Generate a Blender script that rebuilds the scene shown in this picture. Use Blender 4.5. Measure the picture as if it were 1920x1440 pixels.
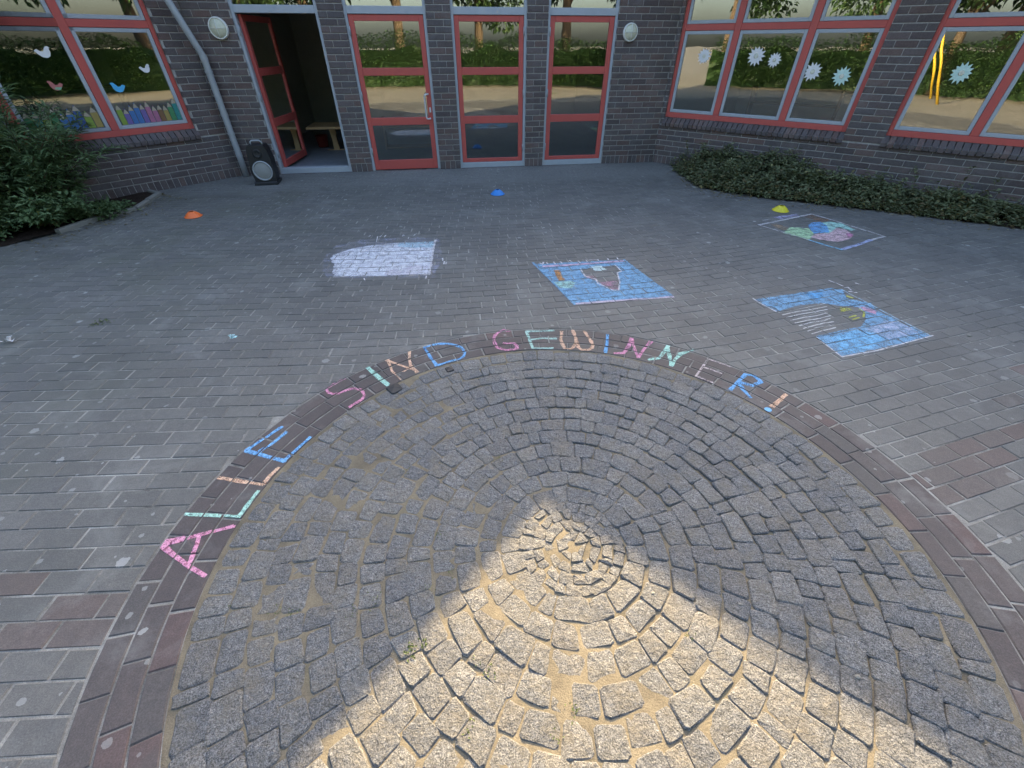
import bpy, math, random
from mathutils import Vector, Matrix, noise as mnoise
R = math.radians
random.seed(7)
for o in list(bpy.data.objects):
    bpy.data.objects.remove(o)
scene = bpy.context.scene
COL = scene.collection

# ------------------------------------------------------------------ camera, sky, sun, exposure
CAM_H = 1.75
PITCH = R(38.84)
FPX = 791.0                       # focal length in pixels of the 1920 x 1440 photograph
cam = bpy.data.objects.new('camera', bpy.data.cameras.new('camera'))
COL.objects.link(cam)
cam.location = (0, 0, CAM_H)
cam.rotation_euler = (math.pi / 2 - PITCH, 0, 0)
cam.data.sensor_width = 36.0
cam.data.lens = FPX / 1920.0 * 36.0
cam.data.clip_start = 0.02
cam.data.clip_end = 2000
scene.camera = cam

SUN_AZ, SUN_EL = R(14), R(21)     # azimuth to the right of straight ahead
world = bpy.data.worlds.new('World')
scene.world = world
world.use_nodes = True
wn = world.node_tree
sky = wn.nodes.new('ShaderNodeTexSky')
sky.sky_type = 'NISHITA'
sky.sun_disc = False
sky.sun_elevation = SUN_EL
sky.sun_rotation = SUN_AZ
sky.air_density = 1.0
sky.dust_density = 4.0
sky.ozone_density = 1.0
wn.links.new(sky.outputs[0], wn.nodes['Background'].inputs[0])
wn.nodes['Background'].inputs[1].default_value = 0.15
SUN = Vector((math.sin(SUN_AZ) * math.cos(SUN_EL), math.cos(SUN_AZ) * math.cos(SUN_EL), math.sin(SUN_EL)))
sl = bpy.data.lights.new('sun', 'SUN')
sl.energy = 4.5
sl.angle = R(0.35)
sl.color = (1.0, 0.77, 0.44)
so = bpy.data.objects.new('sun', sl)
COL.objects.link(so)
so.rotation_euler = (-SUN).to_track_quat('-Z', 'Y').to_euler()
vs = scene.view_settings
vs.view_transform = 'Standard'
vs.look = 'None'
vs.gamma = 1.0
vs.use_curve_mapping = False
vs.exposure = 2.5

# ------------------------------------------------------------------ pixel -> place
def ray(px, py):
    x = (px - 960) / FPX
    y = (720 - py) / FPX
    return Vector((x, math.cos(PITCH) + y * math.sin(PITCH), -math.sin(PITCH) + y * math.cos(PITCH)))
def G(px, py, z=0.0):
    d = ray(px, py)
    t = (z - CAM_H) / d.z
    return Vector((d.x * t, d.y * t, z))
def project(p):
    v = Vector(p) - Vector((0, 0, CAM_H))
    fw = v.y * math.cos(PITCH) - v.z * math.sin(PITCH)
    up = v.y * math.sin(PITCH) + v.z * math.cos(PITCH)
    if fw < 0.05:
        return None
    return (960 + FPX * v.x / fw, 720 - FPX * up / fw, fw)

# ------------------------------------------------------------------ materials
MATS = {}
class NT:
    def __init__(self, name):
        self.m = bpy.data.materials.new(name)
        self.m.use_nodes = True
        self.t = self.m.node_tree
        self.b = self.t.nodes['Principled BSDF']
        self.out = self.t.nodes['Material Output']
        MATS[name] = self.m
    def n(self, typ, **kw):
        x = self.t.nodes.new(typ)
        for k, v in kw.items():
            if k in x.inputs.keys():
                x.inputs[k].default_value = v
            else:
                setattr(x, k, v)
        return x
    def l(self, a, b):
        self.t.links.new(a, b)
    def pos(self):
        return self.n('ShaderNodeNewGeometry').outputs['Position']
    def noise(self, scale, detail=4, rough=.55, vec=None, dist=0):
        x = self.n('ShaderNodeTexNoise')
        x.inputs['Scale'].default_value = scale
        x.inputs['Detail'].default_value = detail
        x.inputs['Roughness'].default_value = rough
        x.inputs['Distortion'].default_value = dist
        self.l(vec if vec is not None else self.pos(), x.inputs['Vector'])
        return x.outputs['Fac']
    def ramp(self, fac, stops, interp='LINEAR'):
        x = self.n('ShaderNodeValToRGB')
        cr = x.color_ramp
        cr.interpolation = interp
        while len(cr.elements) < len(stops):
            cr.elements.new(0.5)
        for e, (p, c) in zip(cr.elements, stops):
            e.position = p
            e.color = c if len(c) == 4 else (*c, 1)
        self.l(fac, x.inputs[0])
        return x.outputs[0]
    def g(self, v):
        return (v, v, v, 1)
    def mix(self, fac, a, b, mode='MIX'):
        x = self.n('ShaderNodeMix', data_type='RGBA', blend_type=mode)
        for s, v in ((0, fac), (6, a), (7, b)):
            if hasattr(v, 'links'):
                self.l(v, x.inputs[s])
            elif isinstance(v, (int, float)):
                x.inputs[s].default_value = v
            else:
                x.inputs[s].default_value = v if len(v) == 4 else (*v, 1)
        return x.outputs[2]
    def math(self, op, a, b=0.0, clamp=False):
        x = self.n('ShaderNodeMath', operation=op, use_clamp=clamp)
        for s, v in ((0, a), (1, b)):
            if hasattr(v, 'links'):
                self.l(v, x.inputs[s])
            else:
                x.inputs[s].default_value = v
        return x.outputs[0]
    def rnd(self):
        """one random number for each piece: object random for single pieces, face attribute for joined ones"""
        a = self.n('ShaderNodeAttribute', attribute_name='rnd').outputs['Fac']
        b = self.n('ShaderNodeObjectInfo').outputs['Random']
        return self.math('FRACT', self.math('ADD', a, b))
    def bump(self, h, strength=.5, dist=.01, normal=None):
        x = self.n('ShaderNodeBump')
        x.inputs['Strength'].default_value = strength
        x.inputs['Distance'].default_value = dist
        self.l(h, x.inputs['Height'])
        if normal is not None:
            self.l(normal, x.inputs['Normal'])
        return x.outputs[0]
    def fin(self, col, rough=.8, normal=None, spec=.3):
        if hasattr(col, 'links'):
            self.l(col, self.b.inputs['Base Color'])
        else:
            self.b.inputs['Base Color'].default_value = (*col, 1)
        if hasattr(rough, 'links'):
            self.l(rough, self.b.inputs['Roughness'])
        else:
            self.b.inputs['Roughness'].default_value = rough
        self.b.inputs['Specular IOR Level'].default_value = spec
        if normal is not None:
            self.l(normal, self.b.inputs['Normal'])
        return self.m

def gum_mask(t, scale, size, seed):
    """small pale trodden spots"""
    mp = t.n('ShaderNodeMapping')
    mp.inputs['Location'].default_value = (seed, seed * 1.7, 0)
    t.l(t.pos(), mp.inputs['Vector'])
    v = t.n('ShaderNodeTexVoronoi', feature='F1', voronoi_dimensions='2D')
    v.inputs['Scale'].default_value = scale
    t.l(mp.outputs[0], v.inputs['Vector'])
    wob = t.noise(60, 2)
    d = t.math('ADD', v.outputs['Distance'], t.math('MULTIPLY', t.math('SUBTRACT', wob, .5), .09))
    sep = t.n('ShaderNodeSeparateColor')
    t.l(v.outputs['Color'], sep.inputs[0])
    rad = t.math('MULTIPLY', t.math('SUBTRACT', sep.outputs[0], .40), size)
    return t.math('LESS_THAN', d, rad)

def paving_mat(name, stops, moss=True):
    t = NT(name)
    r = t.rnd()
    base = t.ramp(r, stops)
    big = t.noise(.75, 5, .6)
    base = t.mix(t.ramp(big, [(.35, t.g(0)), (.65, t.g(.55))]), base, t.mix(1, base, (.72, .72, .75), 'MULTIPLY'))
    fine = t.noise(210, 3, .7)
    base = t.mix(.85, base, t.ramp(fine, [(.3, t.g(.35)), (.5, t.g(.5)), (.72, t.g(.72))]), 'OVERLAY')
    med = t.noise(28, 5, .65)
    base = t.mix(.7, base, t.ramp(med, [(.3, t.g(.36)), (.7, t.g(.62))]), 'OVERLAY')
    stain = t.noise(1.3, 7, .72, dist=1.2)
    base = t.mix(t.ramp(stain, [(.30, t.g(.6)), (.44, t.g(0))]), base, (.075, .074, .068))
    dust = t.noise(2.3, 6, .7, dist=.6)
    base = t.mix(t.ramp(dust, [(.52, t.g(0)), (.75, t.g(.38))]), base, (.27, .265, .25))
    if moss:
        sx = t.n('ShaderNodeSeparateXYZ')
        t.l(t.pos(), sx.inputs[0])
        left = t.math('MULTIPLY', t.math('SUBTRACT', -1.2, sx.outputs[0]), .45, True)
        mm = t.math('MULTIPLY', t.ramp(t.noise(1.6, 5, .7), [(.42, t.g(0)), (.7, t.g(.45))]), left)
        base = t.mix(mm, base, (.085, .09, .06))
    if name == 'paver_grey':
        vm = t.n('ShaderNodeVectorMath', operation='DOT_PRODUCT')
        t.l(t.pos(), vm.inputs[0])
        vm.inputs[1].default_value = (math.sin(R(8.4)), -math.cos(R(8.4)), 0)
        dist_ = t.math('SUBTRACT', vm.outputs['Value'], -8.443)
        strip = t.ramp(t.math('ADD', dist_, t.math('MULTIPLY', t.noise(3, 5, .7), .8)), [(.0, t.g(1)), (.02, t.g(1))])
        near_ = t.math('MULTIPLY', t.math('SUBTRACT', 1.75, t.math('ADD', dist_, t.math('MULTIPLY', t.noise(3, 5, .7), .9))), 2.2, True)
        base = t.mix(t.math('MULTIPLY', near_, .6), base, t.ramp(t.noise(24, 5, .8), [(.3, (.10, .097, .092)), (.55, (.19, .185, .175)), (.75, (.30, .295, .28))]))
    dens = t.ramp(t.noise(.55, 3, .6), [(.38, t.g(.15)), (.58, t.g(1))])
    g1 = t.math('MULTIPLY', gum_mask(t, 2.8, .12, 3.1), .62)
    g2 = t.math('MULTIPLY', gum_mask(t, 5.5, .14, 11.3), .42)
    base = t.mix(t.math('MULTIPLY', t.math('MAXIMUM', g1, g2), dens), base, (.36, .36, .34))
    nb = t.bump(t.noise(140, 4, .7), .35, .004)
    nb = t.bump(t.noise(22, 3), .25, .006, nb)
    return t.fin(base, t.ramp(med, [(.3, t.g(.62)), (.7, t.g(.9))]), nb, .35)

paving_mat('paver_grey', [(0, (.113, .109, .102)), (.4, (.127, .122, .113)), (.7, (.139, .133, .122)), (1, (.120, .114, .104))])
paving_mat('paver_red', [(0, (.112, .086, .077)), (.35, (.124, .100, .090)), (.7, (.110, .097, .088)), (1, (.124, .088, .078))])
paving_mat('border_brown', [(0, (.076, .063, .060)), (.5, (.092, .076, .071)), (.88, (.087, .079, .074)), (.95, (.104, .074, .068)), (1, (.105, .076, .070))], moss=False)

t = NT('cobble_granite')
r = t.rnd()
base = t.ramp(r, [(0, (.146, .147, .151)), (.5, (.176, .175, .174)), (.8, (.202, .197, .190)), (1, (.157, .152, .149))])
sp = t.noise(210, 4, .8)
base = t.mix(.9, base, t.ramp(sp, [(.36, t.g(.08)), (.5, t.g(.5)), (.62, t.g(.92))]), 'OVERLAY')
md = t.noise(45, 5, .7)
base = t.mix(.8, base, t.ramp(md, [(.3, t.g(.3)), (.7, t.g(.68))]), 'OVERLAY')
dirt = t.noise(9, 5, .7)
base = t.mix(t.ramp(dirt, [(.44, t.g(0)), (.70, t.g(.6))]), base, (.19, .165, .125))
nb = t.bump(t.noise(52, 6, .74, dist=.5), 1.0, .020)
nb = t.bump(t.noise(230, 3, .7), .5, .003, nb)
t.fin(base, .85, nb, .3)

t = NT('joint_sand')
base = t.ramp(t.noise(5, 6, .7), [(.3, (.098, .086, .066)), (.5, (.18, .152, .108)), (.75, (.25, .21, .145))])
base = t.mix(.8, base, t.ramp(t.noise(260, 3, .8), [(.3, t.g(.3)), (.7, t.g(.7))]), 'OVERLAY')
base = t.mix(t.ramp(t.noise(3.1, 4), [(.58, t.g(0)), (.75, t.g(.5))]), base, (.12, .115, .07))
t.fin(base, .95, t.bump(t.noise(190, 4, .8), .7, .006), .1)

t = NT('joint_grit')
base = t.ramp(t.noise(2.2, 6, .75, dist=.5), [(.34, (.085, .082, .076)), (.50, (.21, .20, .18)), (.68, (.34, .33, .30))])
base = t.mix(.7, base, t.ramp(t.noise(240, 2, .8), [(.3, t.g(.3)), (.7, t.g(.7))]), 'OVERLAY')
t.fin(base, .95, t.bump(t.noise(170, 3, .8), .6, .005), .1)

t = NT('yard_sand')
base = t.ramp(t.noise(.6, 6, .65), [(.3, (.21, .19, .155)), (.58, (.28, .255, .21)), (.72, (.10, .12, .05)), (.85, (.08, .11, .04))])
t.fin(base, .95, t.bump(t.noise(25, 5), .5, .02), .1)

t = NT('soil')
base = t.ramp(t.noise(40, 6, .8), [(.3, (.018, .013, .010)), (.6, (.05, .034, .026)), (.8, (.085, .06, .045))])
t.fin(base, .95, t.bump(t.noise(60, 5, .8), 1, .02), .1)

t = NT('brick_dark')
r = t.rnd()
base = t.ramp(r, [(0, (.078, .060, .060)), (.3, (.106, .082, .080)), (.55, (.088, .076, .078)), (.78, (.136, .100, .094)), (.92, (.125, .080, .070)), (1, (.070, .058, .060))])
base = t.mix(.8, base, t.ramp(t.noise(60, 5, .75), [(.3, t.g(.32)), (.72, t.g(.7))]), 'OVERLAY')
base = t.mix(t.ramp(t.noise(2.2, 7, .75, dist=.8), [(.50, t.g(0)), (.75, t.g(.42))]), base, (.22, .21, .20))
base = t.mix(t.ramp(t.noise(1.3, 6, .7), [(.32, t.g(.4)), (.46, t.g(0))]), base, (.055, .050, .048))
t.fin(base, .72, t.bump(t.noise(120, 4, .7), .5, .004), .35)

t = NT('mortar')
base = t.ramp(t.noise(30, 5, .7), [(.25, (.24, .225, .21)), (.5, (.34, .32, .30)), (.75, (.43, .41, .38))])
t.fin(base, .95, t.bump(t.noise(200, 3, .8), .5, .004), .1)

def painted(name, col, rough=.42, wear=.12):
    t = NT(name)
    n1 = t.noise(7, 5, .7)
    c2 = tuple(min(1, c * .72 + .02) for c in col)
    base = t.mix(t.ramp(n1, [(.35, t.g(0)), (.75, t.g(.5))]), col, c2)
    base = t.mix(t.ramp(t.noise(90, 3, .8), [(.62, t.g(0)), (.75, t.g(wear))]), base, (.35, .33, .31))
    return t.fin(base, t.ramp(n1, [(.3, t.g(rough)), (.7, t.g(rough + .18))]), t.bump(t.noise(35, 3), .06, .004), .5)
painted('red_paint', (.47, .078, .064))
painted('grey_paint', (.36, .385, .42))
painted('zinc', (.33, .345, .36), .38)
painted('steel', (.62, .63, .64), .22, .02)
painted('black_plastic', (.012, .012, .014), .45, .05)
painted('cone_fabric', (.28, .275, .26), .8, .05)
painted('lamp_white', (.72, .71, .66), .4, .03)
painted('wood_table', (.44, .28, .13), .5, .04)
painted('room_wall', (.48, .46, .42), .9, .02)
painted('room_floor', (.20, .215, .24), .35, .02)
painted('roof_dark', (.10, .075, .07), .7, .05)
painted('concrete_edge', (.20, .192, .168), .9, .2)
painted('furniture_wood', (.24, .14, .07), .6, .03)
painted('tub_red', (.25, .035, .035), .5, .02)
painted('yellow_paint', (.70, .46, .03), .4, .05)
painted('bark', (.10, .07, .045), .9, .1)

t = NT('lamp_glass')
t.fin(t.ramp(t.noise(40, 3), [(.3, (.50, .49, .36)), (.7, (.60, .58, .44))]), .25, t.bump(t.noise(160, 2), .4, .003), .5)

t = NT('window_glass')
tr = t.n('ShaderNodeBsdfTransparent')
tr.inputs[0].default_value = (.72, .77, .75, 1)
gl = t.n('ShaderNodeBsdfGlossy')
gl.inputs['Color'].default_value = (.95, .97, .97, 1)
gl.inputs['Roughness'].default_value = .006
t.l(t.bump(t.noise(1.7, 2), .05, .01), gl.inputs['Normal'])
fr = t.n('ShaderNodeFresnel')
fr.inputs['IOR'].default_value = 1.5
fac = t.math('MULTIPLY', fr.outputs[0], 4.2, True)
mx = t.n('ShaderNodeMixShader')
t.l(fac, mx.inputs[0])
t.l(tr.outputs[0], mx.inputs[1])
t.l(gl.outputs[0], mx.inputs[2])
t.l(mx.outputs[0], t.out.inputs['Surface'])

def leaf_mat(name, a, b, c):
    t = NT(name)
    base = t.ramp(t.rnd(), [(0, a), (.55, b), (.93, c), (1, tuple(min(1, x * 1.7) for x in c))])
    base = t.mix(.35, base, t.ramp(t.noise(3.0, 3), [(.3, t.g(.3)), (.7, t.g(.7))]), 'OVERLAY')
    tb = t.n('ShaderNodeBsdfTranslucent')
    t.l(base, tb.inputs[0])
    t.fin(base, .55, None, .35)
    mx = t.n('ShaderNodeMixShader')
    mx.inputs[0].default_value = .28
    t.l(t.b.outputs[0], mx.inputs[1])
    t.l(tb.outputs[0], mx.inputs[2])
    t.l(mx.outputs[0], t.out.inputs['Surface'])
leaf_mat('leaf_shrub', (.062, .105, .040), (.098, .155, .060), (.15, .21, .095))
leaf_mat('leaf_low', (.085, .10, .045), (.13, .15, .07), (.18, .19, .10))
leaf_mat('leaf_tree', (.020, .052, .016), (.036, .082, .024), (.060, .115, .034))
leaf_mat('leaf_dry', (.10, .075, .03), (.16, .12, .05), (.22, .19, .08))
leaf_mat('moss_green', (.05, .075, .02), (.08, .11, .03), (.12, .15, .05))

def chalk_mat(col, cover=.5, smear=False):
    key = 'chalk_%s_%d_%d' % ('_'.join('%02d' % int(c * 99) for c in col), int(cover * 100), smear)
    if key in MATS:
        return key
    t = NT(key)
    n1 = t.noise(150, 3, .75)
    n2 = t.noise(16 if not smear else 6, 5, .7)
    s = t.math('ADD', t.math('MULTIPLY', n1, .55), t.math('MULTIPLY', n2, .45))
    a = t.ramp(s, [(max(0, .60 - cover * .34), t.g(0)), (min(1, .78 - cover * .34), t.g(.96))])
    if smear:
        a = t.math('MULTIPLY', a, cover + .25, True)
    tr = t.n('ShaderNodeBsdfTransparent')
    t.fin(t.mix(.5, col, t.ramp(t.noise(60, 3), [(.3, t.g(.4)), (.7, t.g(.62))]), 'OVERLAY'), .95, None, .05)
    mx = t.n('ShaderNodeMixShader')
    t.l(a, mx.inputs[0])
    t.l(tr.outputs[0], mx.inputs[1])
    t.l(t.b.outputs[0], mx.inputs[2])
    t.l(mx.outputs[0], t.out.inputs['Surface'])
    return key

def paper(name, col):
    if name not in MATS:
        t = NT(name)
        t.fin(t.mix(.25, col, t.ramp(t.noise(30, 3), [(.3, t.g(.35)), (.7, t.g(.65))]), 'OVERLAY'), .85, None, .2)
    return name

# ------------------------------------------------------------------ mesh helpers
class MB:
    def __init__(self):
        self.v = []
        self.f = []
        self.r = []
        self.cur = 0.0
    def face(self, pts):
        i = len(self.v)
        self.v += [tuple(p) for p in pts]
        self.f.append(tuple(range(i, i + len(pts))))
        self.r.append(self.cur)
    def add(self, verts, faces):
        i = len(self.v)
        self.v += [tuple(p) for p in verts]
        for f in faces:
            self.f.append(tuple(i + k for k in f))
            self.r.append(self.cur)
    def box(self, fn, u0, u1, o0, o1, z0, z1):
        """box in a frame fn(u, off, z) -> world"""
        c = [fn(u, o, z) for z in (z0, z1) for o in (o0, o1) for u in (u0, u1)]
        self.add(c, [(0, 2, 3, 1), (4, 5, 7, 6), (0, 1, 5, 4), (2, 6, 7, 3), (0, 4, 6, 2), (1, 3, 7, 5)])
    def bevbox(self, fn, u0, u1, o0, o1, z0, z1, b=.004):
        """box whose front (off = o1) edges are chamfered"""
        def ring(i, o):
            return [fn(u0 + i, o, z0 + i), fn(u1 - i, o, z0 + i), fn(u1 - i, o, z1 - i), fn(u0 + i, o, z1 - i)]
        vs_ = ring(0, o0) + ring(0, o1 - b) + ring(b, o1)
        fs = [(8, 9, 10, 11)]
        for k in range(4):
            j = (k + 1) % 4
            fs += [(k, j, 4 + j, 4 + k), (4 + k, 4 + j, 8 + j, 8 + k)]
        self.add(vs_, fs)
    def tube(self, pts, rad, seg=10, caps=True):
        rings = []
        n = len(pts)
        pts = [Vector(p) for p in pts]
        for i, p in enumerate(pts):
            d = (pts[min(i + 1, n - 1)] - pts[max(i - 1, 0)]).normalized()
            a = d.orthogonal().normalized() if abs(d.z) > .9 else d.cross(Vector((0, 0, 1))).normalized()
            if abs(d.z) > .9:
                a = (Vector((1, 0, 0)) - d * d.x).normalized()
            b = d.cross(a)
            rr = rad[i] if isinstance(rad, (list, tuple)) else rad
            rings.append([p + (a * math.cos(2 * math.pi * k / seg) + b * math.sin(2 * math.pi * k / seg)) * rr for k in range(seg)])
        vs_ = [q for r_ in rings for q in r_]
        fs = []
        for i in range(n - 1):
            for k in range(seg):
                j = (k + 1) % seg
                fs.append((i * seg + k, i * seg + j, (i + 1) * seg + j, (i + 1) * seg + k))
        if caps:
            fs.append(tuple(range(seg - 1, -1, -1)))
            fs.append(tuple((n - 1) * seg + k for k in range(seg)))
        self.add(vs_, fs)
    def lathe(self, prof, fn, seg=24):
        """profile [(radius, height)] turned around the local axis; fn(x, y, h) -> world"""
        vs_ = []
        for (r_, h_) in prof:
            for k in range(seg):
                a = 2 * math.pi * k / seg
                vs_.append(fn(r_ * math.cos(a), r_ * math.sin(a), h_))
        fs = []
        for i in range(len(prof) - 1):
            for k in range(seg):
                j = (k + 1) % seg
                fs.append((i * seg + k, i * seg + j, (i + 1) * seg + j, (i + 1) * seg + k))
        self.add(vs_, fs)
    def mesh(self, name, mat, smooth=False):
        me = bpy.data.meshes.new(name)
        me.from_pydata(self.v, [], self.f)
        if mat:
            me.materials.append(MATS[mat])
        if any(self.r):
            at = me.attributes.new('rnd', 'FLOAT', 'FACE')
            at.data.foreach_set('value', self.r)
        if smooth:
            me.polygons.foreach_set('use_smooth', [True] * len(me.polygons))
        me.validate()
        me.update()
        return me
    def build(self, name, mat, parent=None, smooth=False, recalc=False):
        me = self.mesh(name, mat, smooth)
        if recalc:
            import bmesh
            bm = bmesh.new()
            bm.from_mesh(me)
            bmesh.ops.recalc_face_normals(bm, faces=bm.faces)
            bm.to_mesh(me)
            bm.free()
        return link(name, me, parent)

WLOC = {}
def wmat(o):
    return WLOC.get(o, Matrix.Identity(4))
def link(name, me, parent=None, mat=None):
    """an object whose mesh is in world space (mat None) or placed by mat"""
    o = bpy.data.objects.new(name, me)
    COL.objects.link(o)
    if mat is not None:
        o.matrix_local = mat
        WLOC[o] = mat
    if parent is not None:
        o.parent = parent
        o.matrix_parent_inverse = wmat(parent).inverted()
    return o
def empty(name, loc, rz=0):
    o = bpy.data.objects.new(name, None)
    COL.objects.link(o)
    m = Matrix.Translation(Vector(loc)) @ Matrix.Rotation(rz, 4, 'Z')
    o.matrix_local = m
    o.empty_display_size = .1
    WLOC[o] = m
    return o
def tag(o, label=None, cat=None, group=None, kind=None):
    if label:
        o['label'] = label
    if cat:
        o['category'] = cat
    if group:
        o['group'] = group
    if kind:
        o['kind'] = kind
    return o
def frame(base, ang):
    tx, ty = math.cos(ang), math.sin(ang)
    nx, ny = math.sin(ang), -math.cos(ang)
    bx_, by_ = base[0], base[1]
    return lambda u, o, z: Vector((bx_ + tx * u + nx * o, by_ + ty * u + ny * o, z))
def clip(poly, clp):
    """convex polygon (2D) clipped by a convex counter-clockwise polygon"""
    out = poly
    m = len(clp)
    for i in range(m):
        ax, ay = clp[i]
        bx_, by_ = clp[(i + 1) % m]
        ex, ey = bx_ - ax, by_ - ay
        inp, out = out, []
        if not inp:
            return []
        for k in range(len(inp)):
            p, q = inp[k], inp[(k + 1) % len(inp)]
            dp = ex * (p[1] - ay) - ey * (p[0] - ax)
            dq = ex * (q[1] - ay) - ey * (q[0] - ax)
            if dp >= 0:
                out.append(p)
            if (dp >= 0) != (dq >= 0):
                s = dp / (dp - dq)
                out.append((p[0] + (q[0] - p[0]) * s, p[1] + (q[1] - p[1]) * s))
    return out
def inpoly(x, y, poly):
    c = False
    j = len(poly) - 1
    for i in range(len(poly)):
        xi, yi = poly[i]
        xj, yj = poly[j]
        if (yi > y) != (yj > y) and x < (xj - xi) * (y - yi) / (yj - yi) + xi:
            c = not c
        j = i
    return c
def area(poly):
    return .5 * sum(poly[i][0] * poly[(i + 1) % len(poly)][1] - poly[(i + 1) % len(poly)][0] * poly[i][1] for i in range(len(poly)))

# ------------------------------------------------------------------ plan of the place
FA, WL, WR = R(8.4), R(50.0), R(-37.9)
FO = G(527, 327)                                  # foot of the left jamb of the open door
fF = frame(FO, FA)
C1 = fF(-.64, 0, 0)
C2 = Vector((2.68, 8.93, 0))
U2 = (C2 - FO).length
fL = frame(C1, WL)                                # u < 0 runs left along the left wing
fR = frame(C2, WR)                                # u > 0 runs right along the right wing
CC = Vector((.273, 1.019, 0))                     # centre of the cobbled circle
RIN = 1.558
ROW = .0967
ROUT = RIN + 3 * ROW

BED_L = [(p.x, p.y) for p in (G(0, 464), G(110, 438), G(200, 407), G(255, 394), G(300, 366), G(262, 355))]
BED_L_POLY = BED_L + [tuple(fL(-1.35, -.3, 0)[:2]), tuple(fL(-4.6, -.3, 0)[:2]), (-7.6, 3.6)]
BED_R = [(p.x, p.y) for p in (G(1262, 318), G(1310, 352), G(1400, 368), G(1640, 395), G(1920, 430))]
BED_R.append((7.6, 4.35))
BED_R_POLY = [tuple(fR(.12, -.3, 0)[:2])] + BED_R + [tuple(fR(8, -.3, 0)[:2])]

# ground sheets
m = MB()
m.face([(-400, -400, -.06), (400, -400, -.06), (400, 400, -.06), (-400, 400, -.06)])
tag(m.build('ground', 'yard_sand'), kind='structure')
yard = empty('paved_yard', (0, 3, 0))
tag(yard, kind='structure')
m = MB()
nb_ = 180
for k in range(nb_):
    quad = []
    for a in (2 * math.pi * k / nb_, 2 * math.pi * (k + 1) / nb_):
        ca_, sa_ = math.cos(a), math.sin(a)
        far = min((8.5 - CC.x) / ca_ if ca_ > 1e-6 else 99, (-8 - CC.x) / ca_ if ca_ < -1e-6 else 99, (9.3 - CC.y) / sa_ if sa_ > 1e-6 else 99, (-3.2 - CC.y) / sa_ if sa_ < -1e-6 else 99)
        quad.append(((CC.x + ca_ * (RIN - .001), CC.y + sa_ * (RIN - .001), -.0032), (CC.x + ca_ * far, CC.y + sa_ * far, -.0032)))
    m.face([quad[0][0], quad[0][1], quad[1][1], quad[1][0]])
m.build('joint_bed', 'joint_grit', yard)

# ------------------------------------------------------------------ pavers
def theta(x):
    return R(2.5 + 14.5 * min(1, max(0, (x + 1.5) / 3.7)))
_gx = {}
def gcurve(x):
    n = 40
    s = 0
    x0 = -1.57
    for i in range(n):
        s += math.tan(theta(x0 + (x - x0) * (i + .5) / n)) * (x - x0) / n
    return s
SURF = []            # (polygon ccw, z of the face) of every paver and border brick, for the chalk
HASH = {}
def remember(poly, z):
    k = len(SURF)
    SURF.append((poly, z))
    xs = [p[0] for p in poly]
    ys = [p[1] for p in poly]
    for ix in range(int(math.floor(min(xs) / .3)), int(math.floor(max(xs) / .3)) + 1):
        for iy in range(int(math.floor(min(ys) / .3)), int(math.floor(max(ys) / .3)) + 1):
            HASH.setdefault((ix, iy), []).append(k)
def slab(mb, poly, z, b=.004, depth=.03):
    n = len(poly)
    cx = sum(p[0] for p in poly) / n
    cy = sum(p[1] for p in poly) / n
    top = []
    for (x, y) in poly:
        dx, dy = cx - x, cy - y
        L = math.hypot(dx, dy)
        k = min(.5, b * 1.35 / max(L, 1e-4))
        top.append((x + dx * k, y + dy * k, z))
    v_ = top + [(x, y, z - b) for x, y in poly] + [(x, y, z - depth) for x, y in poly]
    f_ = [tuple(range(n))]
    for i in range(n):
        j = (i + 1) % n
        f_ += [(n + i, n + j, j, i), (2 * n + i, 2 * n + j, n + j, n + i)]
    mb.add(v_, f_)
    return [(p[0], p[1]) for p in top]
def screen_size(c, a):
    p = project((c[0], c[1], c[2] if len(c) > 2 else 0))
    if p is None or not (-25 < p[0] < 1945 and -25 < p[1] < 1465):
        return 0
    return a / p[2] ** 2
def single(parent, items, limit, name, stuff_name, mat, stuff_label=None):
    """items: (screen size, function adding the piece to an MB). The largest become objects of their own."""
    items.sort(key=lambda i: -i[0])
    for s, fn in items[:limit]:
        mb = MB()
        fn(mb)
        mb.r = [0] * len(mb.r)
        mb.build(name, mat if isinstance(mat, str) else mat(fn), parent)
    return items[limit:]

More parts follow.
